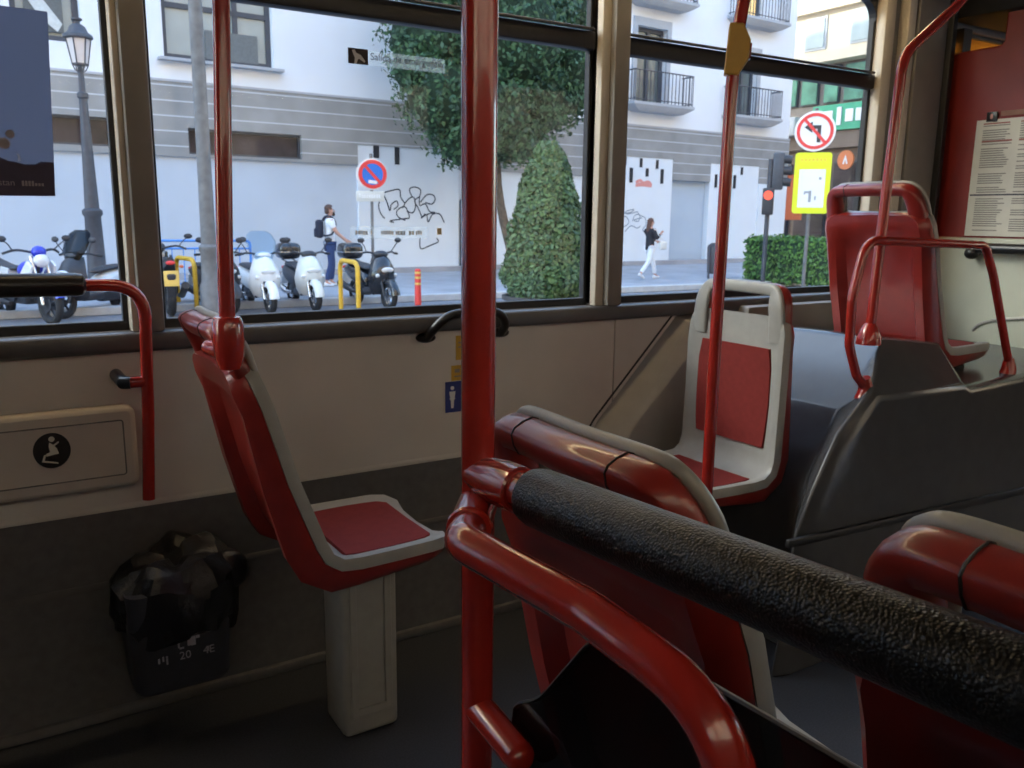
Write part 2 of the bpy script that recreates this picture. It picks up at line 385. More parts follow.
# window posts
def post(n, x0, x1, light=None):
    o = struct(MB().box(((x0+x1)/2, YW-.012, 1.58), (x1-x0, .075, 1.26), bev=.008).build('trim_%d' % n, POST))
    return o
post(7, .300, .354); post(8, 1.644, 1.702); post(9, 3.085, 3.27)
struct(MB().box((3.0, YW+.02, 1.58), (.10, .03, 1.26)).build('trim_18', POST))
struct(MB().box((1.631, YW+.012, 1.58), (.036, .075, 1.26), bev=.006).build('trim_10', POST_LIGHT))
struct(MB().box((2.952, YW+.006, 1.58), (.062, .06, 1.26), bev=.012).build('trim_11', POST_LIGHT))
struct(MB().box((3.056, YW-.018, 1.58), (.050, .05, 1.26), bev=.012).build('trim_12', POST_LIGHT))
struct(MB().box((.294, YW+.012, 1.58), (.016, .075, 1.26), bev=.004).build('trim_13', POST_LIGHT))
struct(MB().box((1.1, YW-.012, 2.14), (4.4, .07, .16), bev=.02).build('trim_14', POST))
struct(MB().box((3.285, YW-.03, 1.58), (.03, .08, 1.26), bev=.005).build('trim_15', RUBBER))
def window(n, x0, x1, transom=True, z0=Z0W, z1=Z1W, y=YW+.03, pane=None):
    pane = pane or GLASS
    g = .013
    f = MB().grid_wall(x0-.002, x1+.002, z0-.002, z1+.002, [(x0+g, x1-g, z0+.022, z1-g)], y-.012, y+.012).build('window_%d' % n, RUBBER, smooth=False, bevel=.003)
    struct(f)
    MB().box(((x0+x1)/2, y+.006, (z0+z1)/2), (x1-x0-.02, .004, z1-z0-.02)).build('pane', pane, f, smooth=False)
    if transom:
        MB().box(((x0+x1)/2, y-.014, 1.731), (x1-x0-.01, .04, .053), bev=.008).build('transom_bar', RUBBER, f)
        MB().box(((x0+x1)/2, y-.034, 1.762), (x1-x0-.03, .012, .008), bev=.003).build('rail_lip', SILL, f)
    return f
window(1, *LW[0]); window(2, *LW[1]); window(3, *LW[2]); window(4, -2.3, -1.15)
w5 = window(5, 3.29, 4.9, False, 1.05, 1.975, pane=AMBER)
MB().box((3.437, YW, 1.51), (.055, .06, .93)).build('mullion', RUBBER, w5, smooth=False)
MB().box((3.335, YW+.01, 1.51), (.012, .04, .93)).build('mullion', RUBBER, w5, smooth=False)
# rounded upper corner of the third window
c = MB()
for sx, cx in ((1, 2.910),):
    pts = [(0,0)]+[(-.07+.07*math.cos(a), -.07+.07*math.sin(a)) for a in [k*PI/2/8 for k in range(9)]]
    c.prism(pts, (cx, YW+.012, 2.017), (1,0,0), (0,0,1), (0,1,0), .03)
c.build('corner_fillet', RUBBER, bpy.data.objects['window_3'], smooth=False)
# right wall, rear and front of the bus (behind and beside the camera)
RWH = [(-2.2, -.5, 1.50, 2.0), (-.4, .95, 1.50, 2.0), (1.05, 2.4, 1.50, 2.0)]
struct(MB().grid_wall(X0, X1, 0, ZC, RWH+[(2.75, 3.75, .1, 2.05)], YR-.08, YR).build('wall_right', POST, smooth=False))
for k, (a, b, z0, z1) in enumerate(RWH+[(2.75, 3.75, .1, 2.05)]):
    f = struct(MB().grid_wall(a, b, z0, z1, [(a+.02, b-.02, z0+.02, z1-.02)], YR-.06, YR-.02).build('window_%d' % (6+k), RUBBER, smooth=False))
    MB().box(((a+b)/2, YR-.04, (z0+z1)/2), (b-a-.02, .006, z1-z0-.02)).build('pane', GLASS, f, smooth=False)
struct(MB().box((X0-.03, .85, 1.1), (.06, 2.7, 2.3)).build('wall_back', CEIL, smooth=False))
fwall = MB().grid_wall(YR-.08, YW+.08, 0, ZC, [(YR+.1, YW-.1, 1.0, 2.0)], X1, X1+.06)
fwall.xform(Matrix(((0,1,0,0),(1,0,0,0),(0,0,1,0),(0,0,0,1))))
struct(fwall.build('wall_front', CEIL, smooth=False))
f = MB().grid_wall(YR+.1, YW-.1, 1.0, 2.0, [(YR+.13, YW-.13, 1.03, 1.97)], X1+.01, X1+.05)
f.xform(Matrix(((0,1,0,0),(1,0,0,0),(0,0,1,0),(0,0,0,1))))
f = struct(f.build('window_10', RUBBER, smooth=False))
MB().box((X1+.03, .85, 1.5), (.006, 2.2, .97)).build('pane', GLASS, f, smooth=False)

# wheel arch moulding against the wall under window 3
wedge = [(1.60,.36),(1.644,.578),(1.96,.905),(2.06,.905),(2.06,.36)]
w = MB()
n = len(wedge)
a = [Vector((x, YW-.004, z)) for x, z in [(1.50,.36),(1.644,.578),(1.965,.905),(2.25,.905),(2.25,.36)]]
b = [Vector((x, YW-.055, z)) for x, z in [(1.545,.36),(1.685,.575),(1.985,.885),(2.25,.885),(2.25,.36)]]
cc = [Vector((x, YW-.09, z)) for x, z in [(1.62,.36),(1.735,.56),(2.01,.83),(2.25,.86),(2.25,.36)]]
w.loft([a, b, cc]).build('trim_16', mat('grey_beige_moulding', (0.36, 0.355, 0.345), 0.28, noise=.05), None, bevel=.006)
struct(bpy.data.objects['trim_16'])

struct(MB().tube([(1.50,YW-.012,.40),(1.635,YW-.012,.585),(1.95,YW-.012,.905)], .0035, 8).build('trim_19', RUBBER))

# ------------------------------------------------------------------ wheel arch housing
P1 = [(1.72,0),(1.77,.40),(1.825,.519),(1.908,.66),(2.04,.765),(2.47,.755),(2.50,.735),(3.26,.76),(3.26,0)]
P2 = [(1.87,0),(1.90,.40),(1.955,.54),(2.04,.69),(2.205,.888),(2.50,.853),(2.53,.745),(3.26,.765),(3.26,0)]
P0 = [(1.78,0),(1.82,.37),(1.865,.50),(1.94,.645),(2.055,.745),(2.465,.735),(2.50,.72),(3.26,.745),(3.26,0)]
hs = thing('wheel_arch_housing', 'large grey moulded wheel arch box under the raised red seat', 'housing', (1.72, 1.4, 0))
m = MB().loft([[Vector((x-1.72, y-1.4, z)) for x, z in P] for P, y in ((P0, 1.392), (P1, 1.412), (P2, 1.51), ([(x, z-(.012 if 3<i<6 else 0)) for i, (x, z) in enumerate(P2)], 2.02))])
m.build('shell', HOUSING, hs, bevel=.010, ang=30)
MB().box((.80, -.016, .365), (1.62, .014, .022), rot=(0, math.radians(2.2), 0), bev=.004).build('rubber_strip', RUBBER, hs)

# ------------------------------------------------------------------ seats
def make_seat(label, loc, up_a=0.0, base=0.4, rz=0.0, pedestal='post'):
    """moulded seat facing +x; origin below the rim corner, rim corner at z=0 of the profile"""
    t = thing('bus_seat', label, 'seat', loc, rz, 'moulded red and grey bus seats')
    def bend(x, z):                                   # change of recline above / below the corner
        k = max(0.0, min(1.0, (z+.0)/.12)); a = up_a*k
        return x*math.cos(a)+z*math.sin(a), -x*math.sin(a)+z*math.cos(a)
    # front rim line (x, z, half width, shell depth)
    PR = [(-.160,.424,.150,.052),(-.157,.417,.168,.054),(-.152,.405,.181,.057),(-.142,.378,.188,.061),(-.127,.337,.190,.060),(-.083,.184,.190,.072),(-.053,.102,.190,.080),(-.032,.045,.190,.085),
          (-.018,.016,.190,.085),(.004,.001,.190,.080),(.040,-.002,.190,.070),(.130,-.001,.188,.062),(.210,.000,.184,.056),(.245,-.002,.172,.050),(.262,-.008,.140,.042)]
    pts = [Vector((*bend(x, z),)) for x, z, w_, d in PR]
    nrm = []
    for i in range(len(pts)):
        d = (pts[min(i+1,len(pts)-1)]-pts[max(i-1,0)]).normalized(); nrm.append(Vector((-d.y, d.x)))   # towards the sitter
    ins, she = [], []
    for (x, z, w_, d), p, nn in zip(PR, pts, nrm):
        def P(y, n): q = p+nn*n; return Vector((q.x, y, q.y))
        ins.append([P(-w_,-.012), P(-w_+.004,-.001), P(-w_+.016,0), P(-w_+.030,-.005), P(-w_+.06,-.013), P(0,-.017), P(w_-.06,-.013), P(w_-.030,-.005), P(w_-.016,0), P(w_-.004,-.001), P(w_,-.012), P(w_,-.026), P(-w_,-.026)])
        s = w_-.001; rf = .86 if z > .34 else .55
        she.append([P(-s,-.027), P(-s+.006,-d*.75), P(-s+.022,-d), P(-s+.05,-d*.98), P(-s+.072,-d*rf*1.12), P(0,-d*rf), P(s-.072,-d*rf*1.12), P(s-.05,-d*.98), P(s-.022,-d), P(s-.006,-d*.75), P(s,-.027)])
    MB().loft(ins).build('front_shell', GREY_PLASTIC, t, ang=50)['label'] = 'grey inner shell with raised rim'
    MB().loft(she).build('rear_shell', RED_SHELL, t, ang=42)['label'] = 'red outer shell'
    # handle loop on top of the back
    def HP(y, x, z): q = Vector(bend(x, z)); return Vector((q.x, y, q.y))
    def loop(off, thick, wtop, wup, sink=.0):
        H_ = [(.150,-.134,.355),(.147,-.156,.415),(.139,-.176,.460),(.128,-.188,.483),(.108,-.192,.490)]
        L = H_+[(.05,-.195,.491),(0,-.197,.491),(-.05,-.195,.491)]+[(-y, x, z) for y, x, z in reversed(H_)]
        pts = spline([HP(y, x, z) for y, x, z in L], 4)
        fr = Vector((math.sin(1.25+up_a), 0, -math.cos(1.25+up_a)))           # roughly the back's normal
        fr = Vector((math.cos(.38-up_a), 0, math.sin(.38-up_a)))
        rings = []
        for i, p in enumerate(pts):
            tg = (pts[min(i+1,len(pts)-1)]-pts[max(i-1,0)]).normalized()
            sd = tg.cross(fr).normalized()
            u = abs(i/(len(pts)-1)-.5)*2
            hw = wtop+(wup-wtop)*max(0, min(1, (u-.45)/.25))
            e_ = max(0, (u-.72)/.28); hw += .003*e_; c0 = p+fr*(off-(sink*e_))
            ring = []
            for k in range(12):
                a = 2*PI*k/12; ca, sa = math.cos(a), math.sin(a)
                ring.append(c0+sd*hw*abs(ca)**.6*(1 if ca > 0 else -1)+fr*thick*abs(sa)**.7*(1 if sa > 0 else -1))
            rings.append(ring)
        return MB().loft(rings), rings
    hm, hr = loop(-.026, .020, .018, .026)
    hm.build('handle', RED_SHELL, t, ang=60)['label'] = 'red rear half of the top handle'
    loop(.0005, .0085, .0175, .0255, .012)[0].build('handle_front', GREY_PLASTIC, t, ang=60)['label'] = 'grey front half of the top handle'
    for k_ in (18, len(hr)-19):                       # seam between grip and corner of the handle
        cc_ = sum(hr[k_], Vector())/12
        MB().tube([cc_+(p-cc_)*1.01 for p in hr[k_]], .0013, 6, closed=True).build('seam', RUBBER, t)
    # red pads
    def pad(i_rows, name, th=.006):
        top, bot = [], []
        R = []
        for p, nn, hw in i_rows:
            row = []
            for y, n_ in ((-hw,-.014),(-hw+.006,-.006),(0,-.0115+th*.6),(hw-.006,-.006),(hw,-.014),(hw,-.018),(-hw,-.018)):
                q = p+nn*n_; row.append(Vector((q.x, y, q.y)))
            R.append(row)
        return MB().loft(R).build(name, PAD, t, ang=50)
    def lerp_rows(z_or_x, sel, hw):
        rows = []
        for (p, nn) in sel: rows.append((p, nn, hw))
        return rows
    def at(i, f): return (pts[i].lerp(pts[i+1], f), nrm[i].lerp(nrm[i+1], f).normalized())
    pad([(*at(4,.0),.135), (*at(4,.35),.146), (*at(5,.0),.148), (*at(5,.5),.146), (*at(6,.0),.143), (*at(6,.6),.138)], 'back_pad')
    pad([(*at(9,.5),.150), (*at(10,.0),.152), (*at(10,.5),.154), (*at(11,.0),.154), (*at(11,.6),.150), (*at(12,.0),.144), (*at(12,.6),.128)], 'seat_pad')
    if pedestal == 'post':
        pd = MB().box((.118, .03, -base/2-.018), (.140, .13, base-.036), bev=.016, seg=3).build('pedestal', GREY_PLASTIC, t)
        pd['label'] = 'grey pedestal with recessed panels'
        for sy in (-1, 1):
            fr_ = MB().grid_wall(.118-.052, .118+.052, -base+.05, -.09, [(.118-.034, .118+.034, -base+.072, -.116)], .03+sy*.0655-.004, .03+sy*.0655+.004)
            fr_.build('pedestal_panel_frame', GREY_PLASTIC, pd, bevel=.003)
    elif pedestal == 'bracket':
        MB().box((.11, 0, -.055), (.20, .24, .05), bev=.01).build('seat_bracket', BLACK, t)
    return t
Z1 = .520
make_seat('single red and grey seat on a grey pedestal, red pole rising from its back', (.584, 1.77, Z1), base=.52)
# facing the camera, rotated half a turn, more upright
make_seat('red and grey seat facing the camera, in front of the wheel arch box', (1.824, 1.752, .504), up_a=.27, rz=PI, pedestal='bracket')
make_seat('raised red seat standing on top of the grey wheel arch box, seen from behind', (2.575, 1.70, .832), pedestal='bracket')
make_seat('near red seat beside the central pole, its back behind the padded rail', (.712, .675, .503), base=.512)
make_seat('red seat at the lower right edge, nearest the camera, half hidden by the padded rail', (.712, .176, .530), base=.53)

# ------------------------------------------------------------------ red poles and rails
t = thing('stanchion_pole', 'thick red floor to ceiling pole in the middle foreground', 'pole', (.377, .661, 0))
MB().cyl((0,0,0), (0,0,ZC), .0157, n=24).build('shaft', RED_TUBE, t)
MB().lathe([(.04,0),(.04,.006),(.024,.02),(.0165,.024)]).build('floor_flange', RED_TUBE, t)
MB().tube([(0,0,.747),(0,-.03,.744),(.001,-.076,.737)], .0150, 18).ell((.001,-.076,.737), (.0150,.0150,.0150)).build('clamp', RED_TUBE, t)

t = thing('padded_rail', 'black leatherette padded rail running from the central pole across the foreground', 'rail', (.377, .661, .985))
dirb = Vector((.032, -.475, .013)).normalized()
def bp(d): return dirb*d
MB().tube([bp(.0), bp(.03), bp(.05), bp(.066), bp(.068)], [.0165,.0205,.0215,.0210,.019], 20).build('collar', RED_TUBE, t)
MB().tube([bp(.05), bp(.10)], .0165, 20).build('rail_tube', RED_TUBE, t)
MB().tube([bp(.084), bp(.086), bp(.095), bp(.30), bp(.60), bp(.95), bp(1.07)], [.016,.0235,.0255,.0258,.0258,.0258,.0258], 40).build('sleeve', SLEEVE, t)['label'] = 'grained black padding'

t = thing('guard_rail', 'bent red tube below the padded rail, curving down at the bottom edge', 'rail', (.377, .661, .955))
def L(x, y, z): return (x-.377, y-.661, z-.955)
MB().tube(fillet([L(.377,.661,.955),L(.352,.627,.956),L(.336,.604,.957),L(.334,.601,.957)], [.02,.02]), [.0185]*13+[.0195,.0205,.0195], 20).build('elbow', RED_TUBE, t)
MB().tube(fillet([L(.347,.620,.956),L(.312,.572,.961),L(.337,.44,.951),L(.343,.302,.938),L(.347,.270,.60),L(.347,.268,.02)], [.028,.10,.09,.05], 12), .0160, 20).build('bent_tube', RED_TUBE, t)

t = thing('smoked_screen', 'dark translucent screen panel below the padded rail', 'screen', (.392, .62, .5))
poly = [(0,-.45),(0,.25)]+[tuple(p.xy) for p in spline([V(.002,.262,0),V(.012,.272,0),V(.045,.296,0),(V(.085,.345,0)),V(.12,.385,0),V(.17,.405,0),V(.22,.410,0)], 4)]+[(.40,.418),(1.02,.425),(1.02,-.45)]
MB().prism(poly, (0,0,0), (0,-1,0), (0,0,1), (1,0,0), .005).build('panel', TINT, t, smooth=False)
MB().tube([Vector((.0025, -p[0], p[1])) for p in poly[1:-1]], .0022, 6).build('panel_edge', SILL, t)

t = thing('stanchion_pole', 'slim red pole clamped to the back corner of the single seat by the window', 'pole', (.378, 1.565, .965))
MB().tube([(-.008,0,-.02), (-.004,0,.2), (.016,0,.72), (.032,0,1.25)], .0147, 20).build('shaft', RED_TUBE, t)
cl = MB()
cl.lathe([(.004,-.028),(.020,-.022),(.026,.0),(.0285,.03),(.027,.062),(.023,.072),(.0150,.074)], (-.006,0,0), 20, 1.0, 1.15)
cl.tube([(-.005,0,.008),(-.018,.035,.008),(-.028,.055,.010)], [.020,.018,.015], 14).ell((-.028,.055,.010), (.015,.015,.015))
cl.build('clamp', RED_TUBE, t)

t = thing('stanchion_pole', 'slim red pole with a yellow stop button box, in front of the camera-facing seat', 'pole', (1.478, 1.45, 0))
MB().tube([(0,0,0),(0,0,.9),(.004,0,1.5),(.012,0,1.62),(.040,0,1.78),(.09,0,2.22)], .0147, 20).build('shaft', RED_TUBE, t)
sb = MB()
sec = [(-.017,-.055),(.014,-.055),(.020,-.043),(.033,-.020),(.033,.020),(.020,.043),(.014,.055),(-.017,.055)]
sb.prism(sec, (0,.018,0), (1,0,0), (0,0,1), (0,-1,0), .036)
sb.xform(Matrix.Translation((.006, 0, 1.592)) @ Euler((0,.06,-.75)).to_matrix().to_4x4())
sb = sb.build('stop_button_box', YELLOW, t, bevel=.004); sb['label'] = 'yellow stop request box'
MB().box((0,0,0), (.006,.026,.034), bev=.002).xform(Matrix.Translation((.006,0,1.592)) @ Euler((0,.06,-.75)).to_matrix().to_4x4() @ Matrix.Translation((.034,0,-.002))).build('button', RED_SHELL, sb)

t = thing('stanchion_pole', 'red pole rising from the wheel arch box and bending away at the top', 'pole', (2.135, 1.5, .885))
MB().tube(fillet([(0,0,0),(.018,0,.45),(.035,0,.775),(.28,.02,.93),(.75,.04,1.32)], [.3,.10,.3], 8), .0140, 18).build('shaft', RED_TUBE, t)
MB().lathe([(.036,-.01),(.034,.012),(.024,.035),(.0150,.05)]).build('floor_flange', RED_TUBE, t)

t = thing('loop_handrail', 'low red loop handrail standing on the aisle edge of the wheel arch box', 'rail', (2.03, 1.44, .76))
MB().tube(fillet([(.030,.0,.000),(-.020,0,.045),(-.062,.0,.13),(-.068,.0,.26),(-.03,.0,.410),(.535,0,.392),(.60,0,.30),(.76,.0,.0)], [.04,.07,.15,.07,.05,.2], 8), .0128, 18).build('tube', RED_TUBE, t)
for p in ((.030,0,.0), (.755,0,.0)):
    MB().tube([(p[0]-.01,0,p[2]-.030),(p[0],0,p[2]),(p[0]+(-.012 if p[0] < .3 else -.006),0,p[2]+.035)], [.026,.023,.0150], 16).build('foot_flange', RED_TUBE, t)

# left grab rail with black sleeve
t = thing('grab_rail', 'red wall rail with black sleeve bending down beside the window post, upper left', 'rail', (.30, 2.0, .58))
MB().tube(fillet([(-1.15,0,.500),(-.30,0,.492),(.003,0,.485),(-.008,0,.20),(-.020,0,0)], [.3,.075,.1], 8), .0135, 18).build('tube', RED_TUBE, t)
MB().tube([(-1.15,0,.500),(-.13,0,.4895),(-.118,0,.489),(-.112,0,.489)], [.0245,.0245,.022,.014], 20).build('sleeve', BLACK, t)
MB().tube([(-.012,0,.272),(-.045,0,.272)], .0130, 14).build('wall_mount', RED_TUBE, t)
MB().tube([(-.040,-.004,.272),(-.054,.0,.272),(-.054,.115,.272)], .0138, 14).build('mount_cap', BLACK, t)

# black grab handle under window 2
t = thing('wall_grab_bar', 'curved black plastic grab bar under the middle window', 'grab bar', (1.16, 2.10, .90))
MB().tube(spline([(-.128,-.005,-.010),(-.118,-.035,.020),(-.085,-.055,.052),(-.03,-.06,.060),(.03,-.06,.060),(.075,-.055,.050),(.105,-.035,.018),(.112,-.005,-.010)], 5), .0128, 14).build('grip', BLACK, t)
for x in (-.128, .112):
    MB().ell((x, .004, -.012), (.030, .020, .014)).build('mounting_foot', BLACK, t)

# wall box with pictogram, lower left
t = thing('wall_panel_box', 'beige padded wall panel with a round black seat symbol, lower left', 'panel', (-.05, YW-.012, .69))
def rrect(w, h, r, n=6):
    out = []
    for cx, cy, a0 in ((w-r,h-r,0),(-w+r,h-r,PI/2),(-w+r,-h+r,PI),(w-r,-h+r,1.5*PI)):
        out += [(cx+r*math.cos(a0+k*PI/2/n), cy+r*math.sin(a0+k*PI/2/n)) for k in range(n+1)]
    return out
bx_m = mat('beige_box', (0.52, 0.475, 0.43), 0.5, noise=.05, nscale=10)
MB().prism(rrect(.325, .096, .022), (0,0,0), (1,0,0), (0,0,1), (0,-1,0), .045).build('body', bx_m, t, bevel=.012)
fr_ = MB().tube([Vector((x, -.0452, z)) for x, z in rrect(.297, .064, .006)], .0016, 6, closed=True); fr_.build('groove', KICK, t)
disc = MB().prism([(.037*math.cos(2*PI*k/32), .040*math.sin(2*PI*k/32)) for k in range(32)], (.150,-.0455,.012), (1,0,0), (0,0,1), (0,-1,0), .0008).build('symbol', RUBBER, t, smooth=False)
disc['label'] = 'round black symbol with a pale seated figure'
pf = MB()
o_ = (.150, -.0466, .012)
for pl in ([(-.004,.019),(.004,.012),(.010,.004),(.013,-.008),(.000,-.010),(-.012,-.012),(-.012,-.006),(-.004,-.003),(-.006,.010)], [(-.012,-.008),(-.016,-.008),(-.022,-.024),(-.017,-.024)], [(-.020,-.020),(.010,-.028),(.010,-.031),(-.020,-.024)], [(.002,.012),(.014,.020),(.015,.017),(.006,.010)]):
    pf.prism(pl, o_, (1,0,0), (0,0,1), (0,-1,0), .0006)
pf.prism([(.001+.006*math.cos(2*PI*k/16), .026+.006*math.sin(2*PI*k/16)) for k in range(16)], o_, (1,0,0), (0,0,1), (0,-1,0), .0006)
pf.build('seated_figure', PAPER, disc, smooth=False)

# waste bin
t = thing('waste_bin', 'dark waste bin lined with a black bag, hung low on the wall', 'bin', (.318, 1.995, .11))
rings = []
for z, w_, d_ in ((.030,.100,.075),(.045,.106,.082),(.20,.112,.095),(.28,.114,.10)):
    rings.append([Vector((x, y, z)) for x, y in [(p[0], p[1]) for p in rrect(w_, d_, .03, 4)]])
MB().loft(rings).build('body', BIN_M, t)
bag = MB()
rg = []
random.seed(3)
for z, s in ((.165,1.10),(.200,1.16),(.245,1.19),(.280,1.16),(.305,.98),(.325,.78),(.328,.5),(.318,.2)):
    ring = []
    for k in range(48):
        a = 2*PI*k/48; j = 1+.05*math.sin(a*7+z*30)+.045*math.sin(a*13-z*55)+random.uniform(-.02,.02)
        lift = (.030*max(0, math.cos(a-.7))+.010*math.sin(5*a+z*40)) if z > .26 else .014*math.sin(a*4+1)
        ring.append(Vector((.118*s*j*math.cos(a)+.006, .106*s*j*math.sin(a), z+lift)))
    rg.append(ring)
bag.loft(rg).build('bin_bag', BAG, t, ang=25)['label'] = 'crumpled black bin bag'
bag2 = MB().ell((.125,-.02,.275), (.045,.04,.05), 14, 10).build('bag_knot', BAG, t)
for x, z, w_, h_ in ((.012,.172,.010,.034),(.020,.168,.010,.028),(.030,.174,.008,.010),(-.012,.165,.004,.020),(-.006,.153,.010,.004),(-.020,.172,.004,.006)):
    MB().box((x, -.094, z-.014), (w_, .0012, h_)).build('worn_mark', POSTER_LT, t, smooth=False)
for x, z in ((-.055,.118),(-.046,.121),(-.038,.112),(-.038,.120),(.052,.121)):
    MB().box((x, -.0905, z), (.004, .0012, .012)).build('worn_mark', POSTER_LT, t, smooth=False)
text('20', .026, POSTER_LT, t, MW((1,0,0),(0,.05,1),(-.012,-.0935,.106)))
text('4E', .026, POSTER_LT, t, MW((1,0,0),(0,.05,1),(.040,-.0935,.106)))

# stickers on wall and window
def st(name, label, x, z, w_, h_, m, y=YW-.0128):
    t = thing(name, label, 'sticker', (x, y, z))
    MB().box((0,0,0), (w_, .0008, h_)).build('sheet', m, t, smooth=False); return t
s = st('sticker', 'square blue sticker with white figures on the wall, partly behind the central pole', 1.16, .710, .125, .090, BLUE_ST)
fg = MB()
for dx in (-.040, .0, .036):
    fg.prism([(dx+.006*math.cos(2*PI*k/12), .026+.006*math.sin(2*PI*k/12)) for k in range(12)], (0,-.0006,0), (1,0,0), (0,0,1), (0,-1,0), .0006)
    fg.prism([(dx-.010,.016),(dx+.010,.016),(dx+.007,-.004),(dx+.010,-.004),(dx+.005,-.010),(dx+.004,-.033),(dx-.004,-.033),(dx-.005,-.010),(dx-.010,-.004),(dx-.007,-.004)], (0,-.0006,0), (1,0,0), (0,0,1), (0,-1,0), .0006)
fg.build('white_figures', WHITE_P, s, smooth=False)
s = st('sticker', 'upper small yellow sticker under the black grab bar', 1.165, .851, .066, .070, YEL_ST)
MB().box((-.010,-.0006,.015), (.030,.0006,.004)).box((-.010,-.0006,.002), (.030,.0006,.004)).build('printed_lines', INK, s, smooth=False)
s = st('sticker', 'lower small yellow sticker just above the blue sticker', 1.158, .779, .082, .044, YEL_ST)
MB().box((-.022,-.0006,.006), (.016,.0006,.010)).box((-.018,-.0006,-.010), (.026,.0006,.004)).build('printed_lines', INK, s, smooth=False)

YG = YW+.030
t = thing('window_sticker', 'emergency exit sticker with a running figure symbol, high on the middle window', 'sticker', (.846, YG, 1.617))
MB().box((.027,0,0), (.054,.0008,.038)).build('symbol_panel', mat('dark_brown_print', (.05,.035,.03), .5, noise=.1), t, smooth=False)
MB().prism([(.010,.014),(.018,.016),(.022,.008),(.034,.004),(.046,-.010),(.044,-.014),(.030,-.006),(.026,-.008),(.022,-.018),(.016,-.018),(.018,-.004),(.014,.004)], (0,-.0005,0), (1,0,0), (0,0,1), (0,-1,0), .0006).build('running_figure', WHITE_P, t, smooth=False)
MB().box((.165,0,-.001), (.222,.0008,.036)).build('clear_strip', CLEAR, t, smooth=False)
text('Salida de emergencia', .0250, mat('grey_lettering', (.10,.11,.12), .5, noise=.1), t, MW((1,0,0),(0,0,1),(.060,-.0009,-.010)), ext=.0002, bold=.0001)
FADED = mat('cream_faded_print', (.50,.48,.40), .6, noise=.1)
t = thing('window_sticker', 'faint cream strip sticker low on the middle window, seen from its back', 'sticker', (.953, YG, 1.173))
MB().box((0,0,0), (.225,.0008,.032)).build('strip', CLEAR, t, smooth=False)
random.seed(5)
x = -.10
while x < .10:
    w_ = random.uniform(.004,.010)
    if random.random() > .18: MB().box((x+w_/2,-.0006,random.uniform(-.001,.001)), (w_*.7,.0004,.011)).build('faded_letter', FADED, t, smooth=False)
    x += w_
MB().box((.150,0,.004), (.014,.0008,.018)).build('corner_tab', mat('faded_ochre', (.55,.45,.25), .6, noise=.1), t, smooth=False)

t = thing('poster', 'slate blue poster with a dark hill, stuck on the left window', 'poster', (-.10, YG, 1.445))
MB().prism([(-.35,.20),(.274,.190),(.258,-.193),(-.35,-.200)], (0,0,0), (1,0,0), (0,0,1), (0,-1,0), .001).build('sheet', POSTER_BG, t, smooth=False)
hill = [(-.35,-.199)]+[(-.35,-.06),(-.1,-.085),(.05,-.095),(.13,-.108),(.155,-.112),(.175,-.121),(.185,-.122),(.205,-.127),(.225,-.126),(.236,-.120),(.2605,-.121)]+[(.257,-.192)]
MB().prism(hill, (0,-.0012,0), (1,0,0), (0,0,1), (0,-1,0), .0006).build('hill', POSTER_DK, t, smooth=False)
for cx, cz, r_ in ((.183,-.065,.009),(.170,-.085,.012),(.10,-.05,.016)):
    MB().prism([(cx+r_*math.cos(2*PI*k/20), cz+r_*math.sin(2*PI*k/20)) for k in range(20)], (0,-.0012,0), (1,0,0), (0,0,1), (0,-1,0), .0004).build('pale_dot', POSTER_TX, t, smooth=False)
MB().prism([(.190,-.104),(.196,-.106),(.198,-.120),(.192,-.122),(.194,-.112)], (0,-.0020,0), (1,0,0), (0,0,1), (0,-1,0), .0004).build('pale_figure', POSTER_LT, t, smooth=False)
text('stan', .019, POSTER_TX, t, MW((1,0,0),(0,0,1),(.152,-.0022,-.176)))
dm = MB()
for k in range(7): dm.box((.198+k*.0062,-.0020,-.167+(-.002 if k > 3 else 0)), (.0045,.0006,.011 if k < 4 else .006))
dm.build('blurred_print', POSTER_TX, t, smooth=False)

# ------------------------------------------------------------------ driver's partition
XP = 3.33
t = thing('driver_partition', 'dark red partition behind the driver, right of the last window', 'partition', (XP, 1.4, .70))
pl_ = [(.70,.16),(.72,.16),(.72,1.150),(.69,1.165),(.48,1.175),(.455,1.19),(.45,1.50),(-.20,1.50),(-.20,.16)]
MB().prism([(y, z+.30) for y, z in [(.722,.08),(.722,.855),(.70,.868),(.50,.872),(.488,.885),(.488,1.20),(-.2,1.20),(-.2,.08)]], (0,0,0), (0,1,0), (0,0,1), (1,0,0), .04).build('upper_panel', RED_DARK, t, bevel=.006)
lp = MB().box((.0,.26,.20), (.03,.92,.52), bev=.01).build('lower_panel', mat('grey_beige_panel', (.50,.52,.43), .5, noise=.05, nscale=8), t)
MB().tube(spline([(-.017,.47,.10),(-.019,.44,.13),(-.02,.36,.155),(-.02,.2,.175),(-.02,-.1,.19)], 6), .006, 8).build('ridge', GREY_PLASTIC, lp)
t2 = thing('partition_rail', 'short black rail across the driver partition below the notice', 'rail', (XP-.06, 1.4, 1.122))
MB().tube([(0,.46,0),(0,-.2,.0)], .020, 16).build('rail_tube', BLACK, t2)
MB().ell((0,.485,-.02), (.024,.028,.024)).cyl((0,.485,-.02), (.06,.485,-.02), .012).build('mount', BLACK, t2)
t = thing('notice_board', 'framed white timetable notice with columns of small print on the red partition', 'notice', (XP-.003, 1.953, 1.385))
MB().box((-.002,-.22,0), (.004,.44,.436)).build('sheet', PAPER, t, smooth=False)
pr = MB(); HB = mat('faded_red_print', (.30,.10,.09), .6, noise=.1)
random.seed(11)
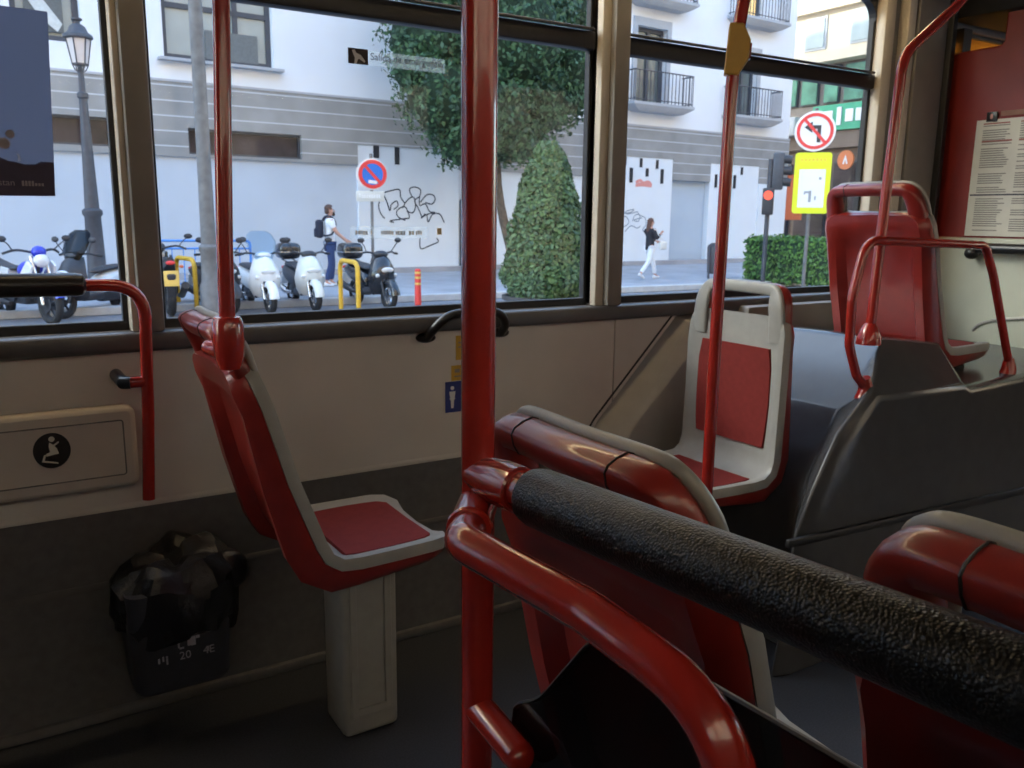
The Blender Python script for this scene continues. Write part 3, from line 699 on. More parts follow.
for col in range(3):
    y0 = -.028-.14*col
    z = .195
    while z > -.2:
        if random.random() < .86 and abs(z+.062) > .008:
            n_ = random.uniform(.75,1)
            pr.box((-.0046, y0-.057*n_, z), (.0006, .114*n_, .0042))
        z -= .0085
    MB().box((-.0047, y0-.057, .138), (.0006,.114,.006)).build('heading_bar', HB, t, smooth=False); MB().box((-.0047, y0-.05, .203), (.0006,.10,.005)).build('heading_bar', HB, t, smooth=False)
pr.build('small_print', INK, t, smooth=False)
MB().box((-.0050,-.22,-.062), (.0012,.43,.006)).build('divider', IRON, t, smooth=False)
em = MB().box((-.006,-.058,.228), (.006,.042,.036), bev=.003).build('emblem_clip', BLACK, t)
MB().ell((-.010,-.058,.229), (.002,.006,.010)).build('emblem', mat('pale_red_emblem', (.55,.25,.2), .5, noise=.1), em)
MB().box((-.004,-.26,.237), (.003,.34,.018)).build('header_strip', mat('faded_brown_header', (.28,.12,.08), .6, noise=.1), t, smooth=False)

# warm light strip in the ceiling cove above the left windows
t = thing('ceiling_light', 'warm light strip in the ceiling cove above the window wall', 'light', (0, 2.0, 2.15))
MB().box((.7,.012,.022), (4.4,.06,.02), bev=.004).build('housing', CEIL, t)
MB().tube([(-1.4,0,0),(2.8,0,0)], .013, 12).build('diffuser', mat('warm_lamp_diffuser', (.9,.8,.6), .5, noise=.02, emit=(1.0,.74,.40), estr=27), t)

# header box under the ceiling in front
t = thing('overhead_box', 'black overhead equipment box above the driver partition', 'box', (3.9, 1.75, 2.1))
MB().box((0,0,0), (1.2,.70,.23), bev=.02).build('casing', mat('matt_black_casing', (.014,.013,.012), .7, noise=.2), t)

# ------------------------------------------------------------------ outside: ground
ZR, ZP = -.40, -.28
g = MB()
for y0, z0, y1, z1 in ((-30, ZR, 95, ZR),):
    g.quad((-60,y0,z0), (120,y0,z0), (120,y1,z1), (-60,y1,z1))
struct(g.build('ground', ROAD, smooth=False))
A_F = math.radians(3.17)
def KY(x): return 14.95 - .03*x if x < 20 else 14.35
kb = MB().prism([(-60,16.7),(20,14.35),(26,14.2),(26,90),(-60,90)], (0,0,ZP-.14), (1,0,0), (0,1,0), (0,0,1), .14)
struct(kb.build('pavement', PAVE, smooth=False))
kb = MB().prism([(-60,16.68),(20,14.33),(26.1,14.18),(26.1,14.38),(20,14.53),(-60,16.88)], (0,0,ZR), (1,0,0), (0,1,0), (0,0,1), .135)
struct(kb.build('kerb', KERB, smooth=False, bevel=.02))

# ------------------------------------------------------------------ the white building across the street
B = thing('white_building', 'long white building with grey stone courses across the street', 'building', (0, 20.61, 0), A_F)
SE = 25.6
up_holes = [(3.9,6.37,4.58,7.6),(1.0,2.27,4.66,7.2),(17.93,19.2,4.72,7.05),(22.5,23.6,4.68,6.75),(18.0,19.2,7.9,10.0),(22.5,23.7,7.9,10.0),(11.2,12.4,4.75,7.0),(7.6,8.0,10,11)]
MB().grid_wall(-45, SE, 4.07, 15.5, up_holes, 0, .35).build('upper_wall', PLASTER, B, smooth=False)
MB().box(((SE-45)/2, 10.35, 7.6), (SE+45, 19.7, 15.8)).build('building_core', PLASTER, B, smooth=False)
sh = [(8.45,11.45,2.45,2.96),(17.32,19.70,2.45,3.12),(21.50,24.02,2.45,3.07),(4.3,6.97,2.53,3.10),(-.6,2.72,2.60,3.20)]
MB().grid_wall(-45, SE, 2.46, 4.07, sh, -.06, .34).build('stone_courses', STONE, B, smooth=False)
MB().box(((SE-45)/2, -.02, 4.085), (SE+45, .12, .05)).build('string_course', WGREY, B, smooth=False)
MB().box((-20, .12, 1.09), (56.9, .2, 2.76)).build('hoarding', GWALL, B, smooth=False)
MB().box((9.95, .06, 1.34), (3.0, .2, 3.26)).build('hoarding_panel', GPANEL, B, smooth=False)
MB().box((14.4, .12, 1.09), (5.9, .2, 2.76)).build('hoarding', GPANEL, B, smooth=False)
MB().box((18.51, .06, 1.42), (2.38, .2, 3.42)).build('hoarding_panel', GPANEL, B, smooth=False)
MB().box((20.6, .26, 1.09), (1.85, .2, 2.76)).build('recessed_door', GREC, B, smooth=False)
MB().box((22.76, .06, 1.39), (2.52, .2, 3.36)).build('hoarding_panel', GPANEL, B, smooth=False)
MB().box((24.81, .02, 1.09), (1.58, .2, 2.76)).build('hoarding', GPANEL, B, smooth=False)
MB().box((11.62, .0, .69), (.17, .16, 1.95)).build('drain_pipe', IRON, B, smooth=False)
MB().box((9.3,-.18,-.22), (28,.28,.14)).build('plinth_step', PAVE, B, smooth=False)
slots = [(8.97,2.82,.16,.32),(9.57,2.74,.13,.44),(17.58,2.98,.11,.28),(18.27,2.95,.11,.28),(18.98,2.93,.11,.28),(17.86,2.55,.13,.46),(18.55,2.66,.12,.26),(19.22,2.56,.13,.46),(22.3,2.9,.11,.26),(23.1,2.88,.11,.26),(21.8,2.5,.12,.44),(22.75,2.5,.13,.46)]
for x, z, w_, h_ in slots:
    MB().box((x, -.045, z), (w_, .03, h_)).build('vent_slot', DARKSLOT, B, smooth=False)
def bwin(x0, x1, z0, z1, vbars=(), hbars=(), pane=WPANE, frame=WFRAME, fw_=.09, dep=.2):
    f = MB().grid_wall(x0, x1, z0, z1, [(x0+fw_, x1-fw_, z0+fw_, z1-fw_)], dep-.05, dep+.04)
    for v in vbars: f.box((v, dep, (z0+z1)/2), (fw_, .08, z1-z0-.02))
    for h_ in hbars: f.box(((x0+x1)/2, dep, h_), (x1-x0-.02, .08, fw_))
    f = f.build('window', frame, B, smooth=False)
    MB().box(((x0+x1)/2, dep+.02, (z0+z1)/2), (x1-x0-.05, .02, z1-z0-.05)).build('pane', pane, f, smooth=False)
    return f
LP = mat('pale_green_grey_pane', (0.34, 0.38, 0.37), 0.15, noise=.12, nscale=1.0, spec=.7)
f = bwin(3.9, 6.37, 4.58, 7.6, (5.55,), (5.72,), LP, fw_=.11)
MB().box((5.45, .16, 4.97), (1.2, .04, .62)).build('blind', mat('grey_blind', (.15,.16,.16), .6, noise=.1), f, smooth=False)
MB().box((5.15, -.08, 4.53), (2.8,.3,.06)).build('window_sill', WGREY, B, smooth=False)
f = bwin(1.0, 2.27, 4.66, 7.2, (), (), LP, fw_=.12)
MB().box((1.62, .16, 5.2), (.7, .04, .7)).build('blind', mat('dark_grey_blind', (.12,.13,.13), .6, noise=.1), f, smooth=False)
MB().prism([(1.05,5.9),(1.3,5.9),(1.95,5.02),(1.85,4.86),(1.55,5.1)], (0,.12,0), (1,0,0), (0,0,1), (0,1,0), .03).build('drape', mat('pale_cloth', (.62,.64,.62), .8, noise=.1), f, smooth=False)
bwin(4.3, 6.97, 2.53, 3.10, (), (), SHOPPANE, fw_=.05, dep=.1)
f = bwin(-.6, 2.72, 2.60, 3.20, (), (), SHOPPANE, fw_=.05, dep=.1)
f = bwin(17.93, 19.2, 4.72, 7.05, (18.56,), (), WPANE, fw_=.12)
f = bwin(22.5, 23.6, 4.68, 6.75, (23.05,), (), WPANE, fw_=.11)
bwin(18.0, 19.2, 7.9, 10.0, (18.6,), (), WPANE, fw_=.12); bwin(22.5, 23.7, 7.9, 10.0, (23.1,), (), WARMPANE, fw_=.12)
bwin(11.2, 12.4, 4.75, 7.0, (11.8,), (), WPANE, fw_=.12)
for x0, x1, z0, z1 in ((17.93,19.2,4.72,7.05),(22.5,23.6,4.68,6.75)):
    MB().grid_wall(x0-.18, x1+.18, z0, z1+.25, [(x0, x1, z0-.1, z1)], -.05, 0).build('window_surround', WGREY, B, smooth=False)
def balcony(x0, x1, z):
    b = MB()
    c_ = (x0+x1)/2; w_ = (x1-x0)/2
    b.loft([[Vector((c_+sx*w_*k, -d*1.0, zz)) for sx, d in ((-1,0),(1,0),(1,.55*k),(-1,.55*k))] for k, zz in ((.72,z-.24),(.86,z-.16),(.94,z-.10),(1,z-.06),(1,z+.02))])
    b = b.build('balcony', WGREY, B, smooth=False)
    r_ = MB()
    for k in range(17):
        x = x0+.06+(x1-x0-.12)*k/16; r_.cyl((x,-.50,z), (x,-.50,z+.95), .013, n=6)
    for k in range(4):
        for x in (x0+.06, x1-.06): r_.cyl((x,-.08-.12*k,z), (x,-.08-.12*k,z+.95), .013, n=6)
    r_.tube([(x0+.06,0,z+.95),(x0+.06,-.50,z+.95),(x1-.06,-.50,z+.95),(x1-.06,0,z+.95)], .022, 6)
    r_.tube([(x0+.06,0,z+.10),(x0+.06,-.50,z+.10),(x1-.06,-.50,z+.10),(x1-.06,0,z+.10)], .015, 6)
    r_.build('railing', WFRAME, b)
balcony(17.42, 20.05, 4.72); balcony(21.95, 24.5, 4.66); balcony(17.45, 20.05, 7.83); balcony(21.95, 24.6, 7.84)
# graffiti painted on the hoarding
def scribble(name, strokes, r_, m, y):
    b = MB()
    for s_ in strokes:
        b.tube(spline([V(x, y, z) for x, z in s_], 5), r_, 6)
    for v in b.bm.verts: v.co.y = y+(v.co.y-y)*.2
    return b.build(name, m, B)
GR = mat('black_spray_paint', (.035,.045,.065), .6, noise=.1)
def gp(px, py): return (8.93+(px-378)*.0318, 2.02-(py-190)*.0290)      # from sketch grid to facade metres
def cr(x, y): return gp(330+x/7.31, 140+y/7.31)
scribble('graffiti', [[cr(*p) for p in st_] for st_ in (
    [(410,590),(385,560),(370,510),(385,465),(415,450)], [(400,425),(425,480),(445,540),(455,500),(490,475),(500,505),(470,530)], [(400,425),(450,410),(510,400),(520,450),(545,490),(530,520)],
    [(550,600),(510,585),(490,560),(500,530),(545,510),(570,550),(575,585),(540,590),(445,605),(470,615)], [(545,490),(580,455),(610,450),(620,510),(600,550),(560,540)], [(600,450),(580,400),(610,380),(655,395),(650,440),(615,470),(640,520),(665,580)],
    [(650,440),(650,500),(690,490),(720,540),(760,545),(700,560),(660,585),(690,555)], [(655,480),(700,430),(745,430),(760,460),(735,490),(690,480)], [(700,560),(710,610),(740,560),(790,555),(815,590),(825,615)],
    [(650,720),(655,790),(720,770),(780,745),(770,720)])], .017, GR, -.045)
def cq(x, y):
    px, py = 590+x/8.53, 160+y/8.53
    return (17.2+(px-613)*.0441, 1.15-(py-220)*.0313)
scribble('graffiti', [[cq(*p) for p in st_] for st_ in (
    [(225,440),(265,400),(275,450),(310,430),(360,420),(330,445),(280,455)], [(225,560),(240,500),(290,480),(320,530),(280,570),(235,575)], [(350,520),(370,470),(410,465),(400,520),(360,510),(430,490)], [(410,470),(455,490),(465,550),(440,590),(455,620)],
    [(290,610),(340,560),(390,580),(420,560)], [(300,460),(350,450),(390,440),(400,470)])], .016, mat('faded_grey_spray', (.22,.27,.34), .6, noise=.1), -.045)
scribble('graffiti', [[cq(*p) for p in st_] for st_ in ([(365,190),(400,170),(430,190),(470,180),(500,205)], [(365,215),(420,210),(500,215)], [(380,200),(440,200),(495,195)])], .045, mat('coral_spray', (.72,.30,.26), .6, noise=.1), -.045)

# ------------------------------------------------------------------ far corner building and opposite side
F = thing('corner_building', 'brown and green shop building at the far street corner, cream above', 'building', (34, 27, 0), 0)
fm = Matrix(((0,1,0,0),(1,0,0,0),(0,0,1,0),(0,0,0,1)))
def fb(y0, y1, z0, z1, d0, d1, name, m, par=F): return MB().box(((d0+d1)/2, (y0+y1)/2-27, (z0+z1)/2), (d1-d0, y1-y0, z1-z0)).build(name, m, par, smooth=False)
fb(8, 60, -.3, 4.5, .3, 14, 'ground_floor', BROWN); fb(8, 60, 4.5, 8.4, .3, 14, 'first_floor', mat('brown_grey_facade', (.24,.20,.17), .8, noise=.1)); fb(8, 60, 8.4, 13, .0, 14, 'upper_wall', CREAM)
fb(8, 60, 8.3, 8.75, -.5, .3, 'cornice', CREAM); fb(8, 60, 10.6, 10.9, -.3, .1, 'cornice', CREAM)
fb(22, 27.9, 5.28, 6.42, -.1, .3, 'shop_sign', SHOPGREEN); fb(22, 30.5, 4.5, 5.25, .0, .3, 'fascia', BROWN)
sgn = [o for o in F.children if o.name.startswith('shop_sign')][0]
lg = MB()
for y, w_ in ((27.0,.5),(26.4,.25),(25.85,.42),(25.3,.45),(24.6,.5)): lg.box((-.12, y-27, 5.88), (.04, w_, .55 if w_ != .25 else .8), bev=.02)
lg.build('pale_letters', SIGN_WHITE, sgn, smooth=False)
for y0, y1 in ((22,24.8),(25.1,26.5),(26.75,27.6),(27.9,28.9),(29.1,30.4)):
    f = fb(y0, y1, 6.55, 8.2, .2, .34, 'window', WFRAME); fb(y0+.06, y1-.06, 6.6, 8.15, .15, .22, 'pane', GREENPANE, f)
for y0, y1 in ((22,24.4),(24.7,26.7),(27,28.8),(29.2,31)):
    f = fb(y0, y1, .1, 3.9, .2, .34, 'shop_window', WFRAME); fb(y0+.06, y1-.06, .15, 3.8, .15, .22, 'pane', SHOPPANE, f)
for y0 in (22.5, 25, 27.5):
    f = fb(y0, y0+1.2, 8.95, 10.4, -.06, .1, 'window', WGREY); fb(y0+.1, y0+1.1, 9.05, 10.3, -.1, -.04, 'pane', LP, f)
t = thing('air_conditioner', 'pale air conditioning unit on the brown corner building', 'air conditioner', (33.8, 29.2, 5.15))
MB().box((0,0,.45), (.5,1.15,.85), bev=.03).build('casing', mat('dusty_white', (.58,.58,.56), .6, noise=.05), t)
MB().cyl((-.27,.22,.45), (-.25,.22,.45), .33, n=24).build('fan_grille', IRON, t)
MB().box((.1,0,.0), (.5,1.2,.06)).build('shelf', GALV, t)
t = thing('round_sign', 'round orange hanging sign on the dark shopfront', 'sign', (33.6, 25.65, 3.9))
MB().cyl((0,0,0), (.08,0,0), .42, n=32).build('disc', ORANGE, t)
MB().prism([(-.14,-.18),(.0,.22),(.14,-.18),(.06,-.18),(0,.02),(-.06,-.18)], (-.01,0,0), (0,1,0), (0,0,1), (1,0,0), .01).build('mark', SIGN_WHITE, t, smooth=False)
MB().box((.25,0,0), (.35,.05,.05)).build('bracket', IRON, t)
t = thing('street_banner', 'tall red orange banner beside the yellow road sign', 'banner', (30.0, 25.3, -.28))
MB().box((0,0,2.45), (.05,.85,1.9)).build('cloth', BANNER, t, smooth=False)
MB().cyl((0,.5,0), (0,.5,3.5), .04, n=10).build('pole', GALV, t)
# unseen sunlit houses on our side, added to bounce warm light into the bus
O_ = thing('bounce_facade', 'ochre row of houses on the near side of the street, unseen behind the bus, added to bounce warm light', 'building', (0, -17, 0))
oh = [(x, x+1.2, z, z+2) for x in range(-30, 70, 3) for z in (1, 4.5, 8, 11.5, 15, 18.5)]
MB().grid_wall(-50, 80, -.4, 26, oh, -.4, 0).build('front_wall', OCHRE, O_, smooth=False)
MB().box((15, -.35, 12.8), (130, .02, 26.2)).build('window_band', WPANE, O_, smooth=False)

# ------------------------------------------------------------------ street furniture
t = thing('street_lamp', 'old style lantern lamp post with frosted panes, far left', 'lamp', (1.876, 17.676, ZP))
MB().lathe([(.22,0),(.22,.20),(.17,.25),(.155,.9),(.14,1.40),(.175,1.45),(.175,1.52),(.125,1.56),(.10,2.4),(.070,3.48),(.095,3.51),(.095,3.58),(.055,3.61),(.05,3.88),(.03,4.04)], n=16).build('column', IRON, t)
lt = MB()
lt.lathe([(.125,4.08),(.195,4.50)], n=6)
lt = lt.build('lantern_glass', LAMPG, t, smooth=False)
ct = MB()
for k in range(6):
    a = 2*PI*k/6; ct.cyl((.128*math.cos(a),.128*math.sin(a),4.08), (.20*math.cos(a),.20*math.sin(a),4.51), .013, n=6)
    ct.tube(spline([(.04*math.cos(a),.04*math.sin(a),3.94),(.10*math.cos(a),.10*math.sin(a),4.00),(.128*math.cos(a),.128*math.sin(a),4.08)], 3), .011, 5)
ct.lathe([(.14,4.06),(.14,4.09)], n=6); ct.build('lantern_frame', IRON, t)
MB().lathe([(.21,4.50),(.25,4.52),(.24,4.57),(.17,4.62),(.13,4.71),(.08,4.75),(.05,4.76),(.05,4.80),(.09,4.82),(.09,4.85),(.02,4.86)], n=12).build('lantern_cap', IRON, t)

t = thing('lamp_post', 'plain grey weathered lamp post behind the seat pole', 'post', (3.09, 13.95, ZR))
MB().lathe([(.17,0),(.17,.5),(.14,.55),(.13,1.0),(.15,1.03),(.15,1.10),(.115,1.14),(.105,2.2),(.095,6.5),(.08,8)], n=18).build('column', GALV, t)
MB().tube(fillet([(0,0,7.9),(0,-.3,8.6),(0,-1.4,8.8)], .4), .05, 10).build('arm', GALV, t)

t = thing('pedestrian_barrier', 'blue metal pedestrian barrier in front of the white wall', 'barrier', (2.62, 16.55, ZP), math.radians(-12))
b = MB()
b.tube(fillet([(0,0,0),(0,0,1.0),(1.75,0,1.0),(1.75,0,0)], .08), .022, 10); b.tube([(0,0,.22),(1.75,0,.22)], .018, 8); b.tube([(0,0,.86),(1.75,0,.86)], .018, 8)
b.build('frame', BLUE_RAIL, t)
b = MB()
for k in range(1, 9): b.cyl((1.75*k/9,0,.22), (1.75*k/9,0,.86), .009, n=6)
b.build('bars', BLUE_RAIL, t)
for i, (x, y, rz, z, lab) in enumerate(((2.95,14.40,math.radians(96),ZR,'yellow tubular hoop beside the grey lamp post'), (5.04,12.66,math.radians(86),ZR,'yellow tubular hoop between the two right-hand scooters'))):
    t = thing('parking_hoop', lab, 'hoop', (x, y, z), rz, 'yellow parking hoops')
    MB().tube(fillet([(0,0,0),(0,0,.88),(.95,0,.88),(.95,0,0)], .18, 8), .038, 12).build('hoop_tube', YEL_RAIL, t)
    for xx in (0, .95): MB().lathe([(.07,0),(.07,.015),(.04,.02)], (xx,0,0)).build('base_plate', YEL_RAIL, t)
t = thing('bollard', 'slim red plastic bollard with pale bands beside the black scooter', 'bollard', (6.12, 12.75, ZR))
MB().lathe([(.15,0),(.14,.03),(.055,.05),(.05,.74),(.03,.76)], n=16).build('post', RED_BOL, t)
for z in (.40,.50,.60,.68): MB().lathe([(.052,z),(.052,z+.035)], n=16).build('reflective_band', PLATE_Y, t)

def sign_disc(b_, r_, y0, y1): return b_.cyl((0,y0,0), (0,y1,0), r_, n=40)
t = thing('no_parking_sign', 'round blue and red no parking sign with a plate below', 'sign', (6.36, 15.19, ZP-.09), math.radians(-18))
MB().cyl((0,.03,0), (0,.03,2.7), .028, n=12).build('pole', GALV, t)
pos = Vector((0,0,2.33))
def ring(b_, ro, ri, y, dy, n=40):
    A = [Vector((ro*math.cos(2*PI*k/n), y, ro*math.sin(2*PI*k/n))) for k in range(n)]; Bq = [Vector((ri*math.cos(2*PI*k/n), y, ri*math.sin(2*PI*k/n))) for k in range(n)]
    return b_.loft([A, Bq, [p+Vector((0,dy,0)) for p in Bq], [p+Vector((0,dy,0)) for p in A]], closed=True)
MB().cyl((0,.0,2.33), (0,-.02,2.33), .285, n=40).build('white_backing', SIGN_WHITE, t)
MB().cyl((.02,-.02,2.33), (.02,-.024,2.33), .20, n=40).build('blue_disc', SIGN_BLUE, t)
ring(MB(), .262, .195, -.03, .006).xform(Matrix.Translation((.02,0,2.33))).build('red_ring', SIGN_RED, t)
MB().box((.02,-.028,2.33), (.42,.005,.055), rot=(0, math.radians(48), 0)).build('red_bar', SIGN_RED, t, smooth=False)
MB().box((.02,-.031,2.19), (.16,.004,.055), rot=(0,.1,0)).build('white_patch', SIGN_WHITE, t, smooth=False)
pt = MB().box((-.03,0,1.93), (.52,.012,.19), bev=.004).build('plate', mat('pale_plate', (.62,.63,.60), .5, noise=.05), t)
b = MB()
for k in range(9): b.box((-.22+k*.045,-.008,1.93+(.0 if k != 0 else .01)), (.03,.004,.07))
b.build('plate_print', mat('light_plate_print', (.82,.83,.84), .5, noise=.05), pt, smooth=False)

t = thing('no_left_turn_sign', 'round no left turn sign above the yellow panel', 'sign', (13.84, 11.30, ZP+.0), math.radians(-50))
MB().cyl((0,.06,0), (0,.06,3.6), .035, n=12).build('pole', GALV, t)
MB().cyl((0,.0,3.17), (0,-.02,3.17), .375, n=44).build('white_backing', SIGN_WHITE, t)
ring(MB(), .335, .275, -.03, .008).xform(Matrix.Translation((0,0,3.17))).build('red_ring', SIGN_RED, t)
MB().prism([(.10,-.20),(.10,.12),(-.06,.12),(-.06,.19),(-.21,.085),(-.06,-.02),(-.06,.05),(.03,.05),(.03,-.20)], (.01,-.021,3.16), (1,0,0), (0,0,1), (0,-1,0), .004).build('black_arrow', SIGN_BLK, t, smooth=False)
MB().box((0,-.030,3.17), (.57,.006,.055), rot=(0, math.radians(48), 0)).build('red_bar', SIGN_RED, t, smooth=False)
t = thing('yellow_road_sign', 'fluorescent yellow panel with white diagram below the no left turn sign', 'sign', (13.86, 11.30, ZP+2.20), math.radians(-50))
MB().prism(rrect(.335,.575,.06), (0,0,0), (1,0,0), (0,0,1), (0,-1,0), .02).build('panel', SIGN_YEL, t, smooth=False)
MB().box((.0,-.023,-.10), (.48,.006,.72)).build('white_field', SIGN_WHITE, t, smooth=False)
b = MB()
for x, z, w_, h_ in ((-.02,-.25,.05,.22),(-.07,-.17,.12,.04),(.08,-.28,.03,.08),(.15,.09,.05,.05),(-.12,-.2,.03,.03)): b.box((x,-.028,z), (w_,.004,h_))
b.build('diagram', mat('grey_diagram', (.30,.32,.35), .6, noise=.05), t, smooth=False)
b = MB()
for k in range(7): b.box((-.21+k*.07,-.022,.44), (.045,.004,.06))
b.build('orange_print', mat('orange_print', (.75,.55,.05), .6, noise=.05), t, smooth=False)

t = thing('traffic_light', 'traffic light post with a lit red pedestrian signal', 'traffic light', (16.1, 14.35, ZP), math.radians(-50))
MB().cyl((0,0,0), (0,0,2.9), .055, n=14).build('post', IRON, t)
sg = MB().box((0,-.13,1.92), (.26,.20,.62), bev=.03).build('pedestrian_signal', SIGN_BLK, t)
MB().cyl((.0,-.225,2.06), (0,-.235,2.06), .105, n=24).build('red_lamp', REDLAMP, sg)['label'] = 'lit red lamp'
MB().cyl((.0,-.225,1.78), (0,-.235,1.78), .10, n=24).build('dark_lamp', DPLAST, sg)
sg = MB().box((.18,.05,2.62), (.26,.22,.85), bev=.04).build('vehicle_signal', IRON, t)
for z in (2.9,2.64,2.38): MB().tube([(.30,.05,z),(.48,.05,z-.02)], [.10,.095], 14).build('hood', SIGN_BLK, sg)
t = thing('litter_bin', 'dark grey litter bin at the end of the hedge', 'bin', (16.05, 15.9, ZP))
MB().lathe([(.18,.12),(.21,.15),(.23,.78),(.21,.84),(.12,.90)], n=20).build('drum', DPLAST, t)
b = MB()
for sx in (-1, 1): b.tube([(sx*.23,0,0),(sx*.23,0,.85)], .03, 8)
b.build('stand', IRON, t)

def leaves(b_, n_, f, size):
    for _ in range(n_):
        p, nn = f()
        nn = (Vector(nn)+Vector((random.gauss(0,.5),random.gauss(0,.5),random.gauss(0,.5)))).normalized()
        tt = nn.orthogonal().normalized(); tt = (Matrix.Rotation(random.uniform(0,2*PI), 3, nn) @ tt)
        bb = nn.cross(tt); s_ = size*random.uniform(.6,1.35)
        p = Vector(p)
        b_.bm.faces.new([b_.bm.verts.new(p+tt*s_), b_.bm.verts.new(p+bb*s_*.55), b_.bm.verts.new(p-tt*s_), b_.bm.verts.new(p-bb*s_*.55)])
    return b_
random.seed(21)
t = thing('street_tree', 'tall dark leafy street tree with a leaning trunk behind the cone shaped shrub', 'tree', (11.82, 18.98, ZP))
MB().tube(spline([(.12,0,0),(.02,0,.5),(-.25,0,1.35),(-.42,0,2.1),(-.48,0,2.9),(-.55,0,4.2),(-.7,0,6)], 5), [.17,.16,.155,.15,.145,.14,.135,.13,.125,.12,.12,.115,.115,.11,.11,.11,.10,.10,.10,.09,.09,.09,.08,.08,.08,.07,.07,.07,.06,.06,.05], 10).build('trunk', BARK, t)
MB().tube(spline([(-.48,0,2.9),(-.1,-.2,3.6),(.7,-.4,4.6)], 4), .06, 8).build('branch', BARK, t)
blobs = [(-.9,0,4.1,1.5,1.4,1.25),(-1.9,-.1,4.3,1.3,1.2,1.2),(-2.2,.2,5.6,1.25,1.2,1.3),(.6,.1,4.4,1.25,1.3,1.1),(1.6,0,5.1,1.15,1.2,1.25),(-.3,-.3,5.8,1.7,1.5,1.6),(1.2,.2,6.6,1.3,1.3,1.3),(-1.3,0,7.0,1.5,1.4,1.4),(.2,0,7.9,1.4,1.3,1.2),(-1.5,-.3,3.3,.9,.9,.75),(-.2,-.2,3.3,.95,.9,.6),(-2.7,0,4.9,.7,.7,.8),(2.1,-.1,5.9,.75,.8,.9),(-.3,0,8.8,1,1,.8)]
core = MB(); lv = MB()
for x, y, z, a, b_, c_ in blobs: core.ell((x,y,z), (a*.78,b_*.78,c_*.78), 14, 10)
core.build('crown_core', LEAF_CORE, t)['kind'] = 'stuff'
wsum = [a*b_ for _,_,_,a,b_,_ in blobs]
def ftree():
    x, y, z, a, b_, c_ = random.choices(blobs, wsum)[0]
    while True:
        d = Vector((random.gauss(0,1), random.gauss(0,1)-.25, random.gauss(0,1))).normalized()
        r_ = random.uniform(.72, 1.08)*(1+.12*math.sin(7*d.x+3*x)*math.sin(6*d.z+z))
        return (x+d.x*a*r_, y+d.y*b_*r_, z+d.z*c_*r_), d
leaves(lv, 26000, ftree, .072).build('foliage', LEAF, t, smooth=False, recalc=False)['kind'] = 'stuff'

t = thing('cone_topiary', 'cone shaped clipped shrub in a wide dark planter', 'shrub', (7.78, 11.45, ZR)); t.scale = (1.08, 1.08, 1.03)
MB().lathe([(.50,0),(.60,.28),(.66,.30),(.66,.36),(.60,.36),(.58,.32)], n=28).build('planter', POTM, t)
MB().cyl((0,0,.25), (0,0,1.0), .05, n=8).build('stem', BARK, t)
def rc(z): return max(.03, .70*max(.001,1-(z-.30)/2.42)**.45*(1-.25*max(0,(.62-z))/.3))
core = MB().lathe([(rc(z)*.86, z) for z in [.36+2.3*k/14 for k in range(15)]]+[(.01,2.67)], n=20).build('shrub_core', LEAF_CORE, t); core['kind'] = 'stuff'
def ftop():
    z = .34+2.36*(1-random.random()**.75)
    a = random.uniform(0, 2*PI); r_ = rc(z)*random.uniform(.86,1.05)*(1+.05*math.sin(9*z+3*a))
    return (r_*math.cos(a), r_*math.sin(a), z), (math.cos(a), math.sin(a), .35)
lv = MB(); leaves(lv, 11000, ftop, .042).build('foliage', LEAF_T, t, smooth=False, recalc=False)['kind'] = 'stuff'

t = thing('clipped_hedge', 'bright green clipped hedge behind the yellow road sign', 'hedge', (16.2, 11.2, ZP), math.radians(-6))
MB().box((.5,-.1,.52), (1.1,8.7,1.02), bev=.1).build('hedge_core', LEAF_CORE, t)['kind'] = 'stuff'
def fh():
    q = random.random(); y = random.uniform(-4.5,4.25)
    if q < .6: return (-.06+random.gauss(0,.03), y, random.uniform(0,1.06)), (-1,0,.2)
    if q < .9: return (random.uniform(-.05,1.05), y, 1.06+random.gauss(0,.03)), (0,0,1)
    return (random.uniform(0,1), 4.25, random.uniform(0,1.05)), (0,1,0)
lv = MB(); leaves(lv, 9000, fh, .05).build('foliage', LEAF_H, t, smooth=False, recalc=False)['kind'] = 'stuff'

# ------------------------------------------------------------------ scooters and motorbikes
def wheel(t, name, x, r_, rim, w_=.055, y=0):
    n = 28
    ty = MB().tube([Vector((x+(r_-w_)*math.cos(2*PI*k/n), y, r_+(r_-w_)*math.sin(2*PI*k/n))) for k in range(n)], w_, 10, closed=True).build(name, TYRE, t)
    b = MB()
    b.tube([Vector((x+(r_-w_*1.7)*math.cos(2*PI*k/n), y, r_+(r_-w_*1.7)*math.sin(2*PI*k/n))) for k in range(n)], .022, 8, closed=True)
    for k in range(5):
        a = 2*PI*k/5+.3; b.cyl((x,y,r_), (x+(r_-w_*1.7)*math.cos(a), y, r_+(r_-w_*1.7)*math.sin(a)), .022, n=6)
    b.cyl((x,y-.05,r_), (x,y+.05,r_), .045, n=12); b.cyl((x,y-.045,r_), (x,y-.05,r_), .10, n=16)
    b.build('rim', rim, ty)
